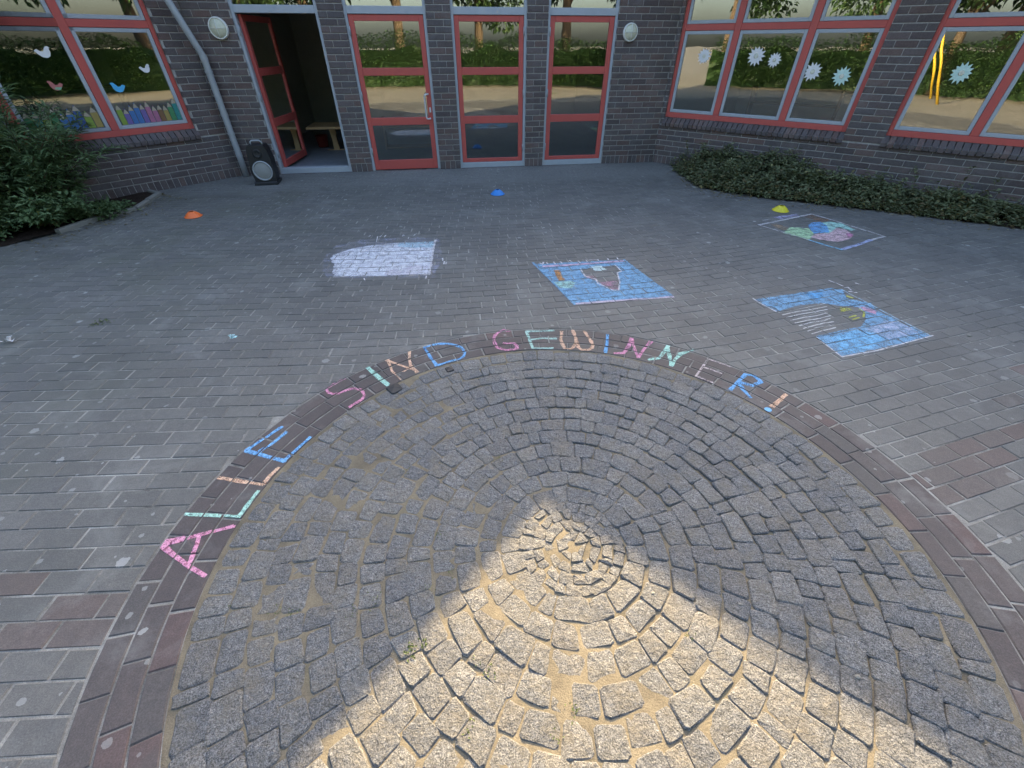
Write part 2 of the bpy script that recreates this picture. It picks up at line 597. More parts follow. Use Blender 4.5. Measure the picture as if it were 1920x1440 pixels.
rng = random.Random(3)
PL_, PH_ = .213, .104
items_grey, items_red = [], []
xs = []
x = -7.6
while x < 8.2:
    xs.append((x, gcurve(x), theta(x)))
    x += PL_ * math.cos(theta(x)) * .5
for k in range(-38, 92):
    for j in range(k % 2, len(xs) - 1, 2):
        px_, gy, th = xs[j]
        cy = .92 - .052 + k * PH_ + gy
        if cy > 9.25 or cy < -3.0:
            continue
        if inpoly(px_, cy, BED_L_POLY) or inpoly(px_, cy, BED_R_POLY):
            continue
        c, s = math.cos(th), math.sin(th)
        jw = .0055 + rng.random() * .003
        hw = (PL_ - jw) / 2 + rng.uniform(-.001, .001)
        hh = (PH_ * c - jw) / 2 + rng.uniform(-.0008, .0008)
        ox, oy, ra = rng.uniform(-.0015, .0015), rng.uniform(-.0015, .0015), rng.uniform(-.007, .007)
        c2, s2 = math.cos(th + ra), math.sin(th + ra)
        poly = [(px_ + ox + a * c2 - b * s2, cy + oy + a * s2 + b * c2) for a, b in ((-hw, -hh), (hw, -hh), (hw, hh), (-hw, hh))]
        d = math.hypot(px_ - CC.x, cy - CC.y)
        if d < ROUT + .13:
            if d < ROUT - .12:
                continue
            nx, ny = (px_ - CC.x) / d, (cy - CC.y) / d
            # cut along the ring
            qx, qy = CC.x + nx * (ROUT + .006), CC.y + ny * (ROUT + .006)
            tx, ty = ny, -nx
            half = [(qx - tx * 3, qy - ty * 3), (qx - tx * 3 + nx * 3, qy - ty * 3 + ny * 3), (qx + tx * 3 + nx * 3, qy + ty * 3 + ny * 3), (qx + tx * 3, qy + ty * 3)]
            if area(half) < 0:
                half.reverse()
            poly = clip(poly, half)
            if len(poly) < 3 or area(poly) < .0025:
                continue
        z = max(-.0017, min(.002, rng.gauss(0, .0010)))
        red = ((-2 <= k <= 0 and cy < 3) and rng.random() < .85) or (px_ > 1.3 and -12 <= k <= 0 and rng.random() < .09) or (px_ > 1.6 and 0 < k < 6 and rng.random() < .05)
        rv = rng.random()
        tilt = 0
        def fn(mb, poly=poly, z=z, rv=rv):
            mb.cur = max(rv, .001)
            slab(mb, poly, z)
        n_ = len(poly)
        cen = (sum(p[0] for p in poly) / n_, sum(p[1] for p in poly) / n_, 0)
        remember(poly, z)
        sz = screen_size(cen, area(poly))
        items_red.append((sz, fn)) if red else items_grey.append((sz, fn))
reds = set(id(f) for s, f in items_red)
allp = items_grey + items_red
rest = single(yard, allp, 300, 'paver', '', lambda f: 'paver_red' if id(f) in reds else 'paver_grey')
for matn, nm in (('paver_grey', 'grey_pavers'), ('paver_red', 'red_pavers')):
    mb = MB()
    for s, f in rest:
        if (id(f) in reds) == (matn == 'paver_red'):
            f(mb)
    o = mb.build(nm, matn, yard)
    tag(o, kind='stuff')

# ------------------------------------------------------------------ ring of bricks round the cobbles
ring = empty('brick_ring', (CC.x, CC.y, 0))
tag(ring, kind='structure')
rng = random.Random(11)
for q in range(3):
    r0 = RIN + q * ROW + .003
    r1 = RIN + (q + 1) * ROW - .004
    n_ = int(round(2 * math.pi * (r0 + r1) / 2 / .211))
    a0 = rng.random() * .1
    for k in range(n_):
        aa = a0 + 2 * math.pi * k / n_ + rng.uniform(-.003, .003)
        gap = .0055 / r0
        bb = a0 + 2 * math.pi * (k + 1) / n_ - gap
        mid = (aa + bb) / 2
        c = (CC.x + r0 * math.cos(mid), CC.y + r0 * math.sin(mid), 0)
        pj = project(c)
        if pj is None or not (-220 < pj[0] < 2140 and pj[1] < 1640):
            continue
        poly = []
        for a in (aa, mid, bb):
            poly.append((CC.x + r1 * math.cos(a), CC.y + r1 * math.sin(a)))
        for a in (bb, mid, aa):
            poly.append((CC.x + r0 * math.cos(a), CC.y + r0 * math.sin(a)))
        if area(poly) < 0:
            poly.reverse()
        z = .001 + rng.gauss(0, .001)
        mb = MB()
        slab(mb, poly, z, .004)
        mb.build('brick', 'border_brown', ring)
        remember(poly, z)

# ------------------------------------------------------------------ cobbled circle
circle = empty('cobbled_circle', (CC.x, CC.y, 0))
tag(circle, kind='structure')
rng = random.Random(23)
def sand_z(x, y):
    n1 = mnoise.noise((x * 2.1, y * 2.1, 3.3))
    n2 = mnoise.noise((x * 9, y * 9, 1.3))
    er = max(0, min(1, ((x - CC.x) * .75 + (y - CC.y) * .65 + .25) / .9))     # washed out towards the upper right
    er *= max(0, min(1, (RIN - math.hypot(x - CC.x, y - CC.y)) / .25))
    return -.0030 + .0040 * n1 + .0025 * n2 - .0085 * er
mb = MB()
nr, na = 64, 200
for i in range(nr + 1):
    r_ = RIN * i / nr + .0
    for k in range(na):
        a = 2 * math.pi * k / na
        x, y = CC.x + r_ * math.cos(a), CC.y + r_ * math.sin(a)
        mb.v.append((x, y, sand_z(x, y)))
for i in range(nr):
    for k in range(na):
        j = (k + 1) % na
        mb.f.append((i * na + k, (i + 1) * na + k, (i + 1) * na + j, i * na + j))
        mb.r.append(0)
mb.build('joint_sand', 'joint_sand', circle, smooth=True)
def stone(mb, corners, z, rv, seed):
    rg = random.Random(seed)
    n = len(corners)
    cx = sum(p[0] for p in corners) / n
    cy = sum(p[1] for p in corners) / n
    out = []
    for i in range(n):
        p, q = corners[i], corners[(i + 1) % n]
        for s in ((.10, .5, .90) if i % 2 == 0 else (.12, .88)):
            x, y = p[0] + (q[0] - p[0]) * s, p[1] + (q[1] - p[1]) * s
            k = rg.uniform(-.05, .045)
            out.append((x + (cx - x) * k, y + (cy - y) * k))
    m_ = len(out)
    tx, ty = rg.gauss(0, .02), rg.gauss(0, .02)
    v_ = []
    for (x, y) in out:
        v_.append((x, y, -.035))
    for (x, y) in out:
        v_.append((x + (cx - x) * .03, y + (cy - y) * .03, z - .0045 + rg.uniform(-.0025, .0015) + (x - cx) * tx + (y - cy) * ty))
    for (x, y) in out:
        v_.append((x + (cx - x) * .13, y + (cy - y) * .13, z + rg.uniform(-.0015, .0015) + (x - cx) * tx + (y - cy) * ty))
    v_.append((cx + rg.uniform(-.01, .01), cy + rg.uniform(-.01, .01), z + .002 + rg.uniform(-.002, .003)))
    f_ = []
    for i in range(m_):
        j = (i + 1) % m_
        f_ += [(i, j, m_ + j, m_ + i), (m_ + i, m_ + j, 2 * m_ + j, 2 * m_ + i), (2 * m_ + i, 2 * m_ + j, 3 * m_)]
    mb.cur = max(.001, rv)
    mb.add(v_, f_)
items = []
r0 = .03
first = True
ringi = 0
while r0 < RIN - .045:
    pitch = .050 if r0 < .19 else .099
    pitch *= rng.uniform(.95, 1.05)
    r1 = min(r0 + pitch, RIN - .006)
    if RIN - r1 < .06:
        r1 = RIN - .008
    wid = .054 if r0 < .19 else .106
    n_ = max(4, int(round(2 * math.pi * (r0 + r1) / 2 / wid)))
    cuts = [2 * math.pi * (k + rng.uniform(-.27, .27)) / n_ + ringi * .37 for k in range(n_)]
    cuts.append(cuts[0] + 2 * math.pi)
    for k in range(n_):
        gap = rng.uniform(-.006, .001) if r0 > .19 else -.001
        ga = gap / 2 / max(r0, .03)
        ja, jb = rng.uniform(-.012, .012), rng.uniform(-.012, .012)
        rr0 = r0 + gap / 2 + rng.uniform(-.003, .005)
        rr1 = r1 - gap / 2 + rng.uniform(-.006, .004)
        if r1 >= RIN - .01:
            rr1 = r1 - rng.uniform(0, .012)
        cor = []
        for (rr, aa) in ((rr0, cuts[k] + ga + ja * .3 / max(r0, .1)), (rr0, cuts[k + 1] - ga + jb * .3 / max(r0, .1)), (rr1, cuts[k + 1] - ga - jb * .5 / max(r0, .2)), (rr1, cuts[k] + ga - ja * .5 / max(r0, .2))):
            rj = rr + rng.uniform(-.010, .010)
            cor.append((CC.x + rj * math.cos(aa), CC.y + rj * math.sin(aa)))
        if r0 < .19:
            cor = [(x + rng.uniform(-.007, .007), y + rng.uniform(-.007, .007)) for x, y in cor]
        if area(cor) < 0:
            cor.reverse()
        cx = sum(p[0] for p in cor) / 4
        cy = sum(p[1] for p in cor) / 4
        z = .0 + rng.gauss(0, .0015)
        sd = rng.random()
        def fn(mb, cor=cor, z=z, sd=sd):
            stone(mb, cor, z, sd, sd)
        items.append((screen_size((cx, cy, 0), abs(area(cor))), fn))
    r0 = r1
    ringi += 1
rest = single(circle, items, 300, 'cobblestone', '', 'cobble_granite')
mb = MB()
for s, f in rest:
    f(mb)
tag(mb.build('cobblestones', 'cobble_granite', circle), kind='stuff')
# two dark patched stones at the rim
for (px_, py_, w_) in ((740, 729, .05), (843, 693, .03)):
    g_ = G(px_, py_)
    mb = MB()
    a = math.atan2(g_.y - CC.y, g_.x - CC.x)
    cor = [(g_.x + math.cos(a + d) * w_ * 1.3, g_.y + math.sin(a + d) * w_ * 1.3) for d in (.75, 2.4, 3.9, 5.5)]
    stone(mb, cor, .008, .5, 5)
    mb.build('patch_stone', 'black_plastic', circle)

# ------------------------------------------------------------------ building
bld = empty('kindergarten_building', FO)
tag(bld, 'dark brick building with red framed doors and windows around the paved yard', 'building')
TOPZ = 2.72
COURSE, BRL, BRH = .0833, .25, .071
BR = []              # (size, wall part, frame, u0, u1, o0, o1, z0, z1)
def wall_part(name, fn, pieces, thick=.22):
    mb = MB()
    for (u0, u1, z0, z1) in pieces:
        mb.box(fn, u0, u1, -thick, -.009, z0, z1)
    return mb.build(name, 'mortar', bld)
def wall_bricks(part, fn, u0, u1, z0, z1, phase=0.0):
    """stretcher courses from z0 to z1 between two edges"""
    k = int(round((z0 - .135) / COURSE))
    z = z0
    while z + BRH <= z1 + .012:
        sh = (k % 2) * .125 + phase
        u = math.floor((u0 - sh) / BRL) * BRL + sh
        while u < u1:
            a, b = max(u + .005, u0), min(u + BRL - .005, u1)
            if b - a > .03:
                BR.append((part, fn, a, b, rngb.uniform(-.0015, .002), z, min(z + BRH, z1)))
            u += BRL
        z += COURSE
        k += 1
def header_course(part, fn, u0, u1, z0=.0, z1=.123):
    n = max(1, int(round((u1 - u0) / .0833)))
    w = (u1 - u0) / n
    for i in range(n):
        BR.append((part, fn, u0 + i * w + .005, u0 + (i + 1) * w - .005, rngb.uniform(-.0015, .002), z0, z1))
rngb = random.Random(5)
DOORS = [(0.0, 1.19), (1.55, 2.735), (3.10, 4.27), (4.60, 5.73)]
# middle facade: piers between the doors
pieces = [(-.64, 0.0, 0, TOPZ), (1.19, 1.55, 0, TOPZ), (2.735, 3.10, 0, TOPZ), (4.27, 4.60, 0, TOPZ), (5.73, U2, 0, TOPZ)]
w_mid = wall_part('entrance_wall', fF, pieces)
for cc, hh_ in ((C1, 3.1), (C2, 3.1)):
    mb = MB()
    v0 = cc + Vector((0, .012, 0))
    mb.box(lambda u, o, z, v0=v0: Vector((v0.x + u, v0.y + o, z)), -.16, .16, .02, .30, 0, hh_)
    mb.build('corner_core', 'mortar', bld)
for (a, b, z0, z1) in pieces:
    header_course(w_mid, fF, a, b)
    wall_bricks(w_mid, fF, a, b, .135, TOPZ, a)
# thresholds: a course of brick ends under each door
for (a, b) in DOORS:
    header_course(w_mid, fF, a, b, -.03, .0)
# left wing
LWIN = (-3.34, -.40)
w_left = wall_part('left_wing_wall', fL, [(LWIN[1], 0, 0, TOPZ), (-5.2, LWIN[1], 0, .62), (-5.2, LWIN[0], .62, TOPZ)])
header_course(w_left, fL, -5.2, 0)
wall_bricks(w_left, fL, -5.2, 0, .135, .6115)
wall_bricks(w_left, fL, LWIN[1], 0, .135 + 6 * COURSE, TOPZ)
wall_bricks(w_left, fL, -5.2, LWIN[0], .135 + 6 * COURSE, TOPZ)
# right wing
RWIN1, RWIN2 = (.06, 2.84), (3.33, 6.2)
w_right = wall_part('right_wing_wall', fR, [(0, RWIN1[0], 0, TOPZ), (RWIN1[0], 8.2, 0, .62), (RWIN1[1], RWIN2[0], .62, TOPZ), (RWIN2[1], 8.2, .62, TOPZ)])
header_course(w_right, fR, 0, 8.2)
wall_bricks(w_right, fR, 0, 8.2, .135, .6115, .06)
wall_bricks(w_right, fR, 0, RWIN1[0], .135 + 6 * COURSE, TOPZ)
wall_bricks(w_right, fR, RWIN1[1], RWIN2[0], .135 + 6 * COURSE, TOPZ, .09)
wall_bricks(w_right, fR, RWIN2[1], 8.2, .135 + 6 * COURSE, TOPZ)
ranked = []
for b in BR:
    part, fn, u0, u1, o1, z0, z1 = b
    c = fn((u0 + u1) / 2, 0, (z0 + z1) / 2)
    s = screen_size(c, (u1 - u0) * (z1 - z0))
    if fn is fR:
        s *= .75 if z1 < .35 else 1
    if fn is fL and c.x < -5.6 and z1 < .62:
        s *= .2
    ranked.append((s, b))
ranked.sort(key=lambda i: -i[0])
BRM = {}
ANG = {id(fF): FA, id(fL): WL, id(fR): WR}
idf = lambda u, o, z: Vector((u, -o, z))
for s, (part, fn, u0, u1, o1, z0, z1) in ranked[:300]:
    w_, h_ = round(u1 - u0, 3), round(z1 - z0, 3)
    if (w_, h_) not in BRM:
        mb = MB()
        mb.bevbox(idf, -w_ / 2, w_ / 2, -.05, .0, -h_ / 2, h_ / 2, .004)
        BRM[(w_, h_)] = mb.mesh('brick', 'brick_dark')
    p = fn((u0 + u1) / 2, o1, (z0 + z1) / 2)
    link('brick', BRM[(w_, h_)], part, Matrix.Translation(p) @ Matrix.Rotation(ANG[id(fn)], 4, 'Z'))
mb = MB()
for s, (part, fn, u0, u1, o1, z0, z1) in ranked[300:]:
    mb.cur = max(.001, rngb.random())
    mb.bevbox(fn, u0, u1, -.05, o1, z0, z1, .004)
tag(mb.build('brickwork', 'brick_dark', bld), kind='stuff')

def bars(name, fn, rects, o0, o1, mat, parent, b=.004):
    mb = MB()
    for (u0, u1, z0, z1) in rects:
        mb.bevbox(fn, u0, u1, o0, o1, z0, z1, b)
    return mb.build(name, mat, parent)
def pane(fn, u0, u1, z0, z1, off, parent):
    mb = MB()
    mb.box(fn, u0, u1, off - .006, off, z0, z1)
    return mb.build('pane', 'window_glass', parent)
def hframe(u0, u1, z0, z1, w):
    """four butt-jointed bars of a rectangular frame"""
    return [(u0, u0 + w, z0, z1), (u1 - w, u1, z0, z1), (u0 + w, u1 - w, z0, z0 + w), (u0 + w, u1 - w, z1 - w, z1)]

# doors ---------------------------------------------------------------
LINT0, LINT1 = 2.10, 2.19
GF = .042
def door_leaf(fn, part, u0, u1, z0, z1, off, rails, stile=.075, bottom=.14):
    """red leaf with three glazed fields; rails = [(z0, z1), ...] of the middle rails"""
    bars('stile', fn, [(u0, u0 + stile, z0, z1)], off - .05, off, 'red_paint', part)
    bars('stile', fn, [(u1 - stile, u1, z0, z1)], off - .05, off, 'red_paint', part)
    levels = [(z0, z0 + bottom)] + rails + [(z1 - .075, z1)]
    for (a, b) in levels:
        bars('rail', fn, [(u0 + stile, u1 - stile, a, b)], off - .05, off - .003, 'red_paint', part)
    for (a, b) in zip(levels[:-1], levels[1:]):
        pane(fn, u0 + stile, u1 - stile, a[1], b[0], off - .022, part)
RAILS = [(.795, .795 - .0), (0, 0)]
RAILS = [(.685, .795), (1.362, 1.462)]
for i, (a, b) in enumerate(DOORS):
    fr_ = [(a, a + GF, 0, TOPZ), (b - GF, b, 0, TOPZ), (a + GF, b - GF, LINT0, LINT1), (a + GF, b - GF, TOPZ - GF, TOPZ)]
    if i != 1:
        fr_.append((a + GF, b - GF, 0, .085))
    d = empty('entrance_door', fF((a + b) / 2, 0, 0), FA)
    d.parent = bld
    d.matrix_parent_inverse = wmat(bld).inverted()
    bars('frame', fF, fr_, -.16, -.03, 'grey_paint', d)
    pane(fF, a + GF, b - GF, LINT1, TOPZ - GF, -.07, d)
    if i in (1, 2, 3):
        zb = .012 if i == 1 else .087
        door_leaf(fF, d, a + GF + .003, b - GF - .003, zb, LINT0 - .004, -.045, RAILS, bottom=.15 if i == 1 else .06)
    else:
        hinge = fF(a + GF + .03, -.12, 0)
        fo = frame(hinge, FA + R(84))
        door_leaf(fo, d, 0, 1.06, .09, LINT0 - .01, .025, RAILS, bottom=.10)
    for hz in (.25, 1.05, 1.85):
        mb = MB()
        hu_ = a + GF if i != 2 else b - GF
        mb.tube([fF(hu_, -.030, hz), fF(hu_, -.030, hz + .11)], .011, 10)
        mb.build('hinge', 'zinc', d, smooth=True)
    if i == 1:
        mb = MB()
        hu = b - GF - .11
        pts = [fF(hu + .06, -.045, 1.115), fF(hu + .06, .0, 1.115), fF(hu + .03, .03, 1.115), fF(hu + .008, .03, 1.108), fF(hu, .03, 1.09), fF(hu, .03, .80), fF(hu + .008, .03, .782), fF(hu + .03, .03, .775), fF(hu + .06, .0, .775), fF(hu + .06, -.045, .775)]
        mb.tube(pts, .0125, 10)
        mb.build('handle', 'steel', d, smooth=True)
        mb = MB()
        mb.bevbox(fF, b - GF - .052, b - GF - .024, -.046, -.036, .86, .93, .003)
        mb.build('lock_plate', 'steel', d)
        d['label'] = 'closed red door with a steel pull handle'
    elif i == 0:
        d['label'] = 'open red door swung into the dark room'

# windows --------------------------------------------------------------
TR0, TR1 = 1.92, 2.0
def window(fn, u0, u1, mull, z0=.735, label=None):
    w = empty('window', fn((u0 + u1) / 2, 0, z0), 0)
    w.parent = bld
    w.matrix_parent_inverse = wmat(bld).inverted()
    MW = .095
    edges = [u0 + .055] + [q for mm in mull for q in (mm - MW / 2, mm + MW / 2)] + [u1 - .055]
    rects = [(u0, u0 + .055, z0, TOPZ), (u1 - .055, u1, z0, TOPZ)] + [(mm - MW / 2, mm + MW / 2, z0 + .075, TOPZ - .05) for mm in mull]
    bars('frame', fn, rects, -.16, -.05, 'red_paint', w)
    hor = []
    for i in range(0, len(edges), 2):
        a, b = edges[i], edges[i + 1]
        hor.append((a, b, TR0, TR1))
    bars('transom', fn, hor, -.16, -.053, 'red_paint', w)
    bars('bottom_rail', fn, [(u0 + .055, u1 - .055, z0, z0 + .075)], -.16, -.047, 'red_paint', w)
    bars('head', fn, [(u0 + .055, u1 - .055, TOPZ - .05, TOPZ)], -.16, -.047, 'red_paint', w)
    for i in range(0, len(edges), 2):
        a, b = edges[i] + .002, edges[i + 1] - .002
        for (p, q) in ((z0 + .077, TR0 - .002), (TR1 + .002, TOPZ - .052)):
            s = bars('sash', fn, hframe(a, b, p, q, .045), -.14, -.062, 'grey_paint', w)
            pn = pane(fn, a + .045, b - .045, p + .045, q - .045, -.082, w)
    if label:
        w['label'] = label
    # sill of bricks on edge, sloping outwards
    sp_ = empty('window_sill', fn((u0 + u1) / 2, 0, .62))
    sp_.parent = bld
    sp_.matrix_parent_inverse = wmat(bld).inverted()
    n = int(round((u1 - u0 + .03) / .0800))
    wd = (u1 - u0 + .03) / n
    mb = MB()
    mb.v = []
    c = [fn(u, o, z) for (o, z) in ((-.15, .62), (.012, .62), (.012, .655), (-.15, .722)) for u in (u0 - .012, u1 + .012)]
    mb.add(c, [(0, 1, 3, 2), (2, 3, 5, 4), (4, 5, 7, 6), (6, 7, 1, 0), (0, 2, 4, 6), (1, 7, 5, 3)])
    mb.build('mortar_bed', 'mortar', sp_)
    for i in range(n):
        a = u0 - .015 + i * wd + .006
        b = a + wd - .012
        dz = rngb.uniform(-.002, .002)
        c = [fn(u, o, z + dz) for (o, z) in ((-.05, .60), (.034, .60), (.038, .604), (.040, .652), (.034, .662), (-.05, .735)) for u in (a, b)]
        mb = MB()
        mb.add(c, [(2 * k, 2 * k + 1, 2 * ((k + 1) % 6) + 1, 2 * ((k + 1) % 6)) for k in range(6)] + [(0, 2, 4, 6, 8, 10), (11, 9, 7, 5, 3, 1)])
        mb.build('brick', 'brick_dark', sp_)
    return w
win_l = window(fL, LWIN[0], LWIN[1], [-1.375, -2.335], label='left wing window with paper birds and pencils')
win_r1 = window(fR, RWIN1[0], RWIN1[1], [.92, 1.94], label='right wing window nearest the doors')
win_r2 = window(fR, RWIN2[0], RWIN2[1], [4.25, 5.2], label='right wing window at the outer end')

# rooms behind the glass ------------------------------------------------
def room(name, fn, u0, u1, depth, floor_z=.02):
    mb = MB()
    th_ = .1
    mb.box(fn, u0, u1, -depth - th_, -depth, 0, 3.0)
    mb.box(fn, u0, u0 + th_, -depth, -.2, 0, 3.0)
    mb.box(fn, u1 - th_, u1, -depth, -.2, 0, 3.0)
    mb.box(fn, u0, u1, -depth, -.2, 2.9, 3.0)
    o = mb.build(name, 'room_wall', bld)
    mb = MB()
    mb.box(fn, u0 + th_, u1 - th_, -depth, -.165, -.05, floor_z)
    mb.build('room_floor', 'room_floor', bld)
room('hall', fF, -.64, U2, 5.5, .05)
room('group_room', fL, -5.2, 0, 4.5)
room('group_room', fR, 0, 8.2, 4.5)
# upper walls and roofs (above the picture); the two edges throw the shadow on the cobbles
def cast(px_, py_, fn_off):
    """point where the sunbeam that ends at this shadow pixel crosses the plane of the verge"""
    g_ = G(px_, py_)
    p0 = fF(0, fn_off, 0)
    n = Vector((math.sin(FA), -math.cos(FA), 0))
    k = (p0 - g_).dot(n) / SUN.dot(n)
    return g_ + SUN * k
VO = .15
A = cast(1018, 945, VO)
B = cast(560, 1440, VO)
tF = Vector((math.cos(FA), math.sin(FA), 0))
uA, uB = (A - fF(0, VO, 0)).dot(tF), (B - fF(0, VO, 0)).dot(tF)
slope = (B.z - A.z) / (uA - uB)
uP = -.9
zP = A.z + slope * (uA - uP)
mb = MB()
def prism(mb, pts, fn, o0, o1):
    n = len(pts)
    v_ = [fn(u, o1, z) for u, z in pts] + [fn(u, o0, z) for u, z in pts]
    mb.add(v_, [tuple(range(n)), tuple(range(2 * n - 1, n - 1, -1))] + [(i, i + n, (i + 1) % n + n, (i + 1) % n) for i in range(n)])
prism(mb, [(-.64, TOPZ), (U2, TOPZ), (U2, A.z - .1), (uA, A.z - .1), (uP, zP - .1), (-.64 - .6, zP - .5), (-.64 - .6, TOPZ)], fF, -.25, 0)
mb.build('gable_wall', 'brick_dark', bld, recalc=True)
mb = MB()
uZ = uP - 3.5
prism(mb, [(uA + .05, A.z - .10), (uA, A.z), (uP, zP), (uZ, zP - slope * 3.5), (uZ, zP - slope * 3.5 - .15), (uP, zP - .15)], fF, -9, VO)
mb.build('roof', 'roof_dark', bld, recalc=True)
# right wing: eaves through A, low roof behind
fE = frame(A, WR)
mb = MB()
c = [fE(u, o, z) for u in (0, 9.5) for (o, z) in ((0, A.z), (-5.5, A.z + 1.3), (-5.5, A.z + 1.15), (0, A.z - .12))]
mb.add(c, [(0, 1, 2, 3), (7, 6, 5, 4), (0, 4, 5, 1), (1, 5, 6, 2), (2, 6, 7, 3), (3, 7, 4, 0)])
mb.build('roof', 'roof_dark', bld, recalc=True)
mb = MB()
c = [fL(u, o, z) for u in (-6, .1) for (o, z) in ((.45, 3.0), (-5.5, 4.3), (-5.5, 4.15), (.45, 2.88))]
mb.add(c, [(0, 1, 2, 3), (7, 6, 5, 4), (0, 4, 5, 1), (1, 5, 6, 2), (2, 6, 7, 3), (3, 7, 4, 0)])
mb.build('roof', 'roof_dark', bld, recalc=True)
mb = MB()
mb.box(fL, -5.2, 0, -.22, 0, TOPZ, 2.98)
mb.box(fR, 0, 8.2, -.22, 0, TOPZ, A.z + .06)
mb.build('upper_wall', 'brick_dark', bld)

# ------------------------------------------------------------------ downpipe in the corner
pb = fF(-.53, .085, 0)
dp = empty('downpipe', pb)
tag(dp, 'grey zinc downpipe in the corner left of the open door', 'downpipe')
tl = Vector((math.cos(WL), math.sin(WL), 0))
z1_ = 1.62
top = pb - tl * .45 + Vector((.05, -.05, 0))
mb = MB()
mb.tube([pb + Vector((0, 0, z)) for z in (-.01, .4, .8, 1.2, z1_)] + [pb - tl * .02 + Vector((0, 0, z1_ + .05)), top + Vector((0, 0, 3.0))], .046, 18)
mb.build('pipe', 'zinc', dp, smooth=True)
for z in (.30, .86):
    mb = MB()
    mb.tube([pb + Vector((0, 0, z)), pb + Vector((0, 0, z + .06))], .0505, 18)
    mb.build('collar', 'zinc', dp)
mb = MB()
q0, q1 = pb + Vector((0, 0, z1_ - .06)), pb + Vector((0, 0, z1_ + .01))
mb.tube([q0, q1], .051, 18)
mb.build('collar', 'zinc', dp)
for z in (.62, 1.42):
    mb = MB()
    mb.tube([pb + Vector((0, 0, z)), pb + Vector((0, 0, z + .025))], .054, 18)
    mb.tube([pb + Vector((0, 0, z + .012)), fF(-.53, -.01, z + .012)], .008, 8)
    mb.build('bracket', 'zinc', dp)

# ------------------------------------------------------------------ round wall lamps
def wall_lamp(u, z, rad, label):
    c = fF(u, 0, z)
    L = empty('wall_lamp', c, FA)
    tag(L, label, 'lamp', 'round lamps on the entrance wall')
    fn = lambda x, y, h: fF(u + x, h, z + y)
    mb = MB()
    mb.lathe([(rad * .98, -.005), (rad, .02), (rad * .98, .045), (rad * .93, .052), (rad * .86, .05), (rad * .84, .035)], fn, 36)
    mb.build('ring', 'lamp_white', L, smooth=True)
    mb = MB()
    mb.lathe([(rad * .85, .038), (rad * .7, .062), (rad * .4, .078), (.001, .083)], fn, 36)
    mb.build('diffuser', 'lamp_glass', L, smooth=True)
    for (dx, dz, hor) in ((0, 0, True), (0, 0, False)):
        pts = []
        for k in range(9):
            q = -.86 + 1.72 * k / 8
            h = .046 + .042 * math.cos(q * 1.5)
            pts.append(fn(rad * q if hor else 0, 0 if hor else rad * q, h + (0 if hor else .004)))
        mb = MB()
        mb.tube(pts, .004, 6)
        mb.build('guard_bar', 'lamp_white', L, smooth=True)
wall_lamp(-.215, 1.93, .128, 'round white wall lamp beside the downpipe')
wall_lamp(5.945, 1.90, .120, 'round white wall lamp right of the last door')

# ------------------------------------------------------------------ loudspeaker by the open door
sp0 = (G(484, 349) + G(517, 345)) / 2
spk = empty('loudspeaker', sp0, FA)
tag(spk, 'black portable loudspeaker with pale round cone beside the open door', 'loudspeaker')
fS = frame(sp0, R(12))
mb = MB()
prism(mb, [(-.15, .03), (.15, .03), (.165, .12), (.16, .38), (.14, .50), (.115, .55), (-.115, .55), (-.14, .50), (-.16, .38), (-.165, .12)], fS, -.27, -.03)
mb.build('cabinet', 'black_plastic', spk, recalc=True)
mb = MB()
mb.bevbox(fS, -.17, .17, -.30, .02, 0, .045, .008)
mb.build('base', 'black_plastic', spk)
fc = lambda zc: (lambda x, y, h: fS(x, h - .03, zc + y))
mb = MB()
mb.lathe([(.142, -.005), (.142, .012), (.132, .018), (.122, .012), (.118, -.004)], fc(.20), 36)
mb.build('cone_ring', 'steel' if False else 'zinc', spk, smooth=True)
mb = MB()
mb.lathe([(.118, .006), (.100, .010), (.06, .020), (.03, .025), (.001, .026)], fc(.20), 32)
mb.build('cone', 'cone_fabric', spk, smooth=True)
mb = MB()
mb.lathe([(.06, -.002), (.06, .012), (.045, .014), (.03, .0), (.001, .006)], fc(.44), 24)
mb.build('tweeter', 'black_plastic', spk, smooth=True)
mb = MB()
mb.tube([fS(-.08, -.15, .54), fS(-.075, -.15, .585), fS(-.05, -.15, .6), fS(.05, -.15, .6), fS(.075, -.15, .585), fS(.08, -.15, .54)], .012, 8)
mb.build('handle', 'zinc', spk, smooth=True)

# ------------------------------------------------------------------ things in the hall
tp = Vector((-3.62, 9.85, .05))
tb = empty('table', tp)
tag(tb, 'low wooden table standing inside behind the open door', 'table')
fT = frame(tp, R(8))
mb = MB()
mb.bevbox(lambda u, o, z: fT(u, z, .48 + o), -.42, .55, -.02, .02, -.34, .34, .005)
mb.build('tabletop', 'wood_table', tb)
mb = MB()
prism(mb, [(-.05, .06), (.06, .06), (.045, .25), (.06, .46), (-.07, .46), (-.045, .25)], fT, -.03, .03)
mb.build('leg', 'wood_table', tb, recalc=True)
mb = MB()
mb.bevbox(fT, -.18, .18, -.035, .035, 0, .06, .01)
mb.build('foot', 'wood_table', tb)
tp2 = fT(-.34, -.25, .05)
mb = MB()
mb.lathe([(.001, .005), (.10, .0), (.125, .2), (.135, .21), (.12, .205), (.10, .02), (.001, .02)], lambda x, y, h: Vector((-4.02 + x, 10.2 + y, .05 + h)), 24)
tag(mb.build('tub', 'tub_red', None, smooth=True), 'dark red tub on the floor inside the open door', 'tub')
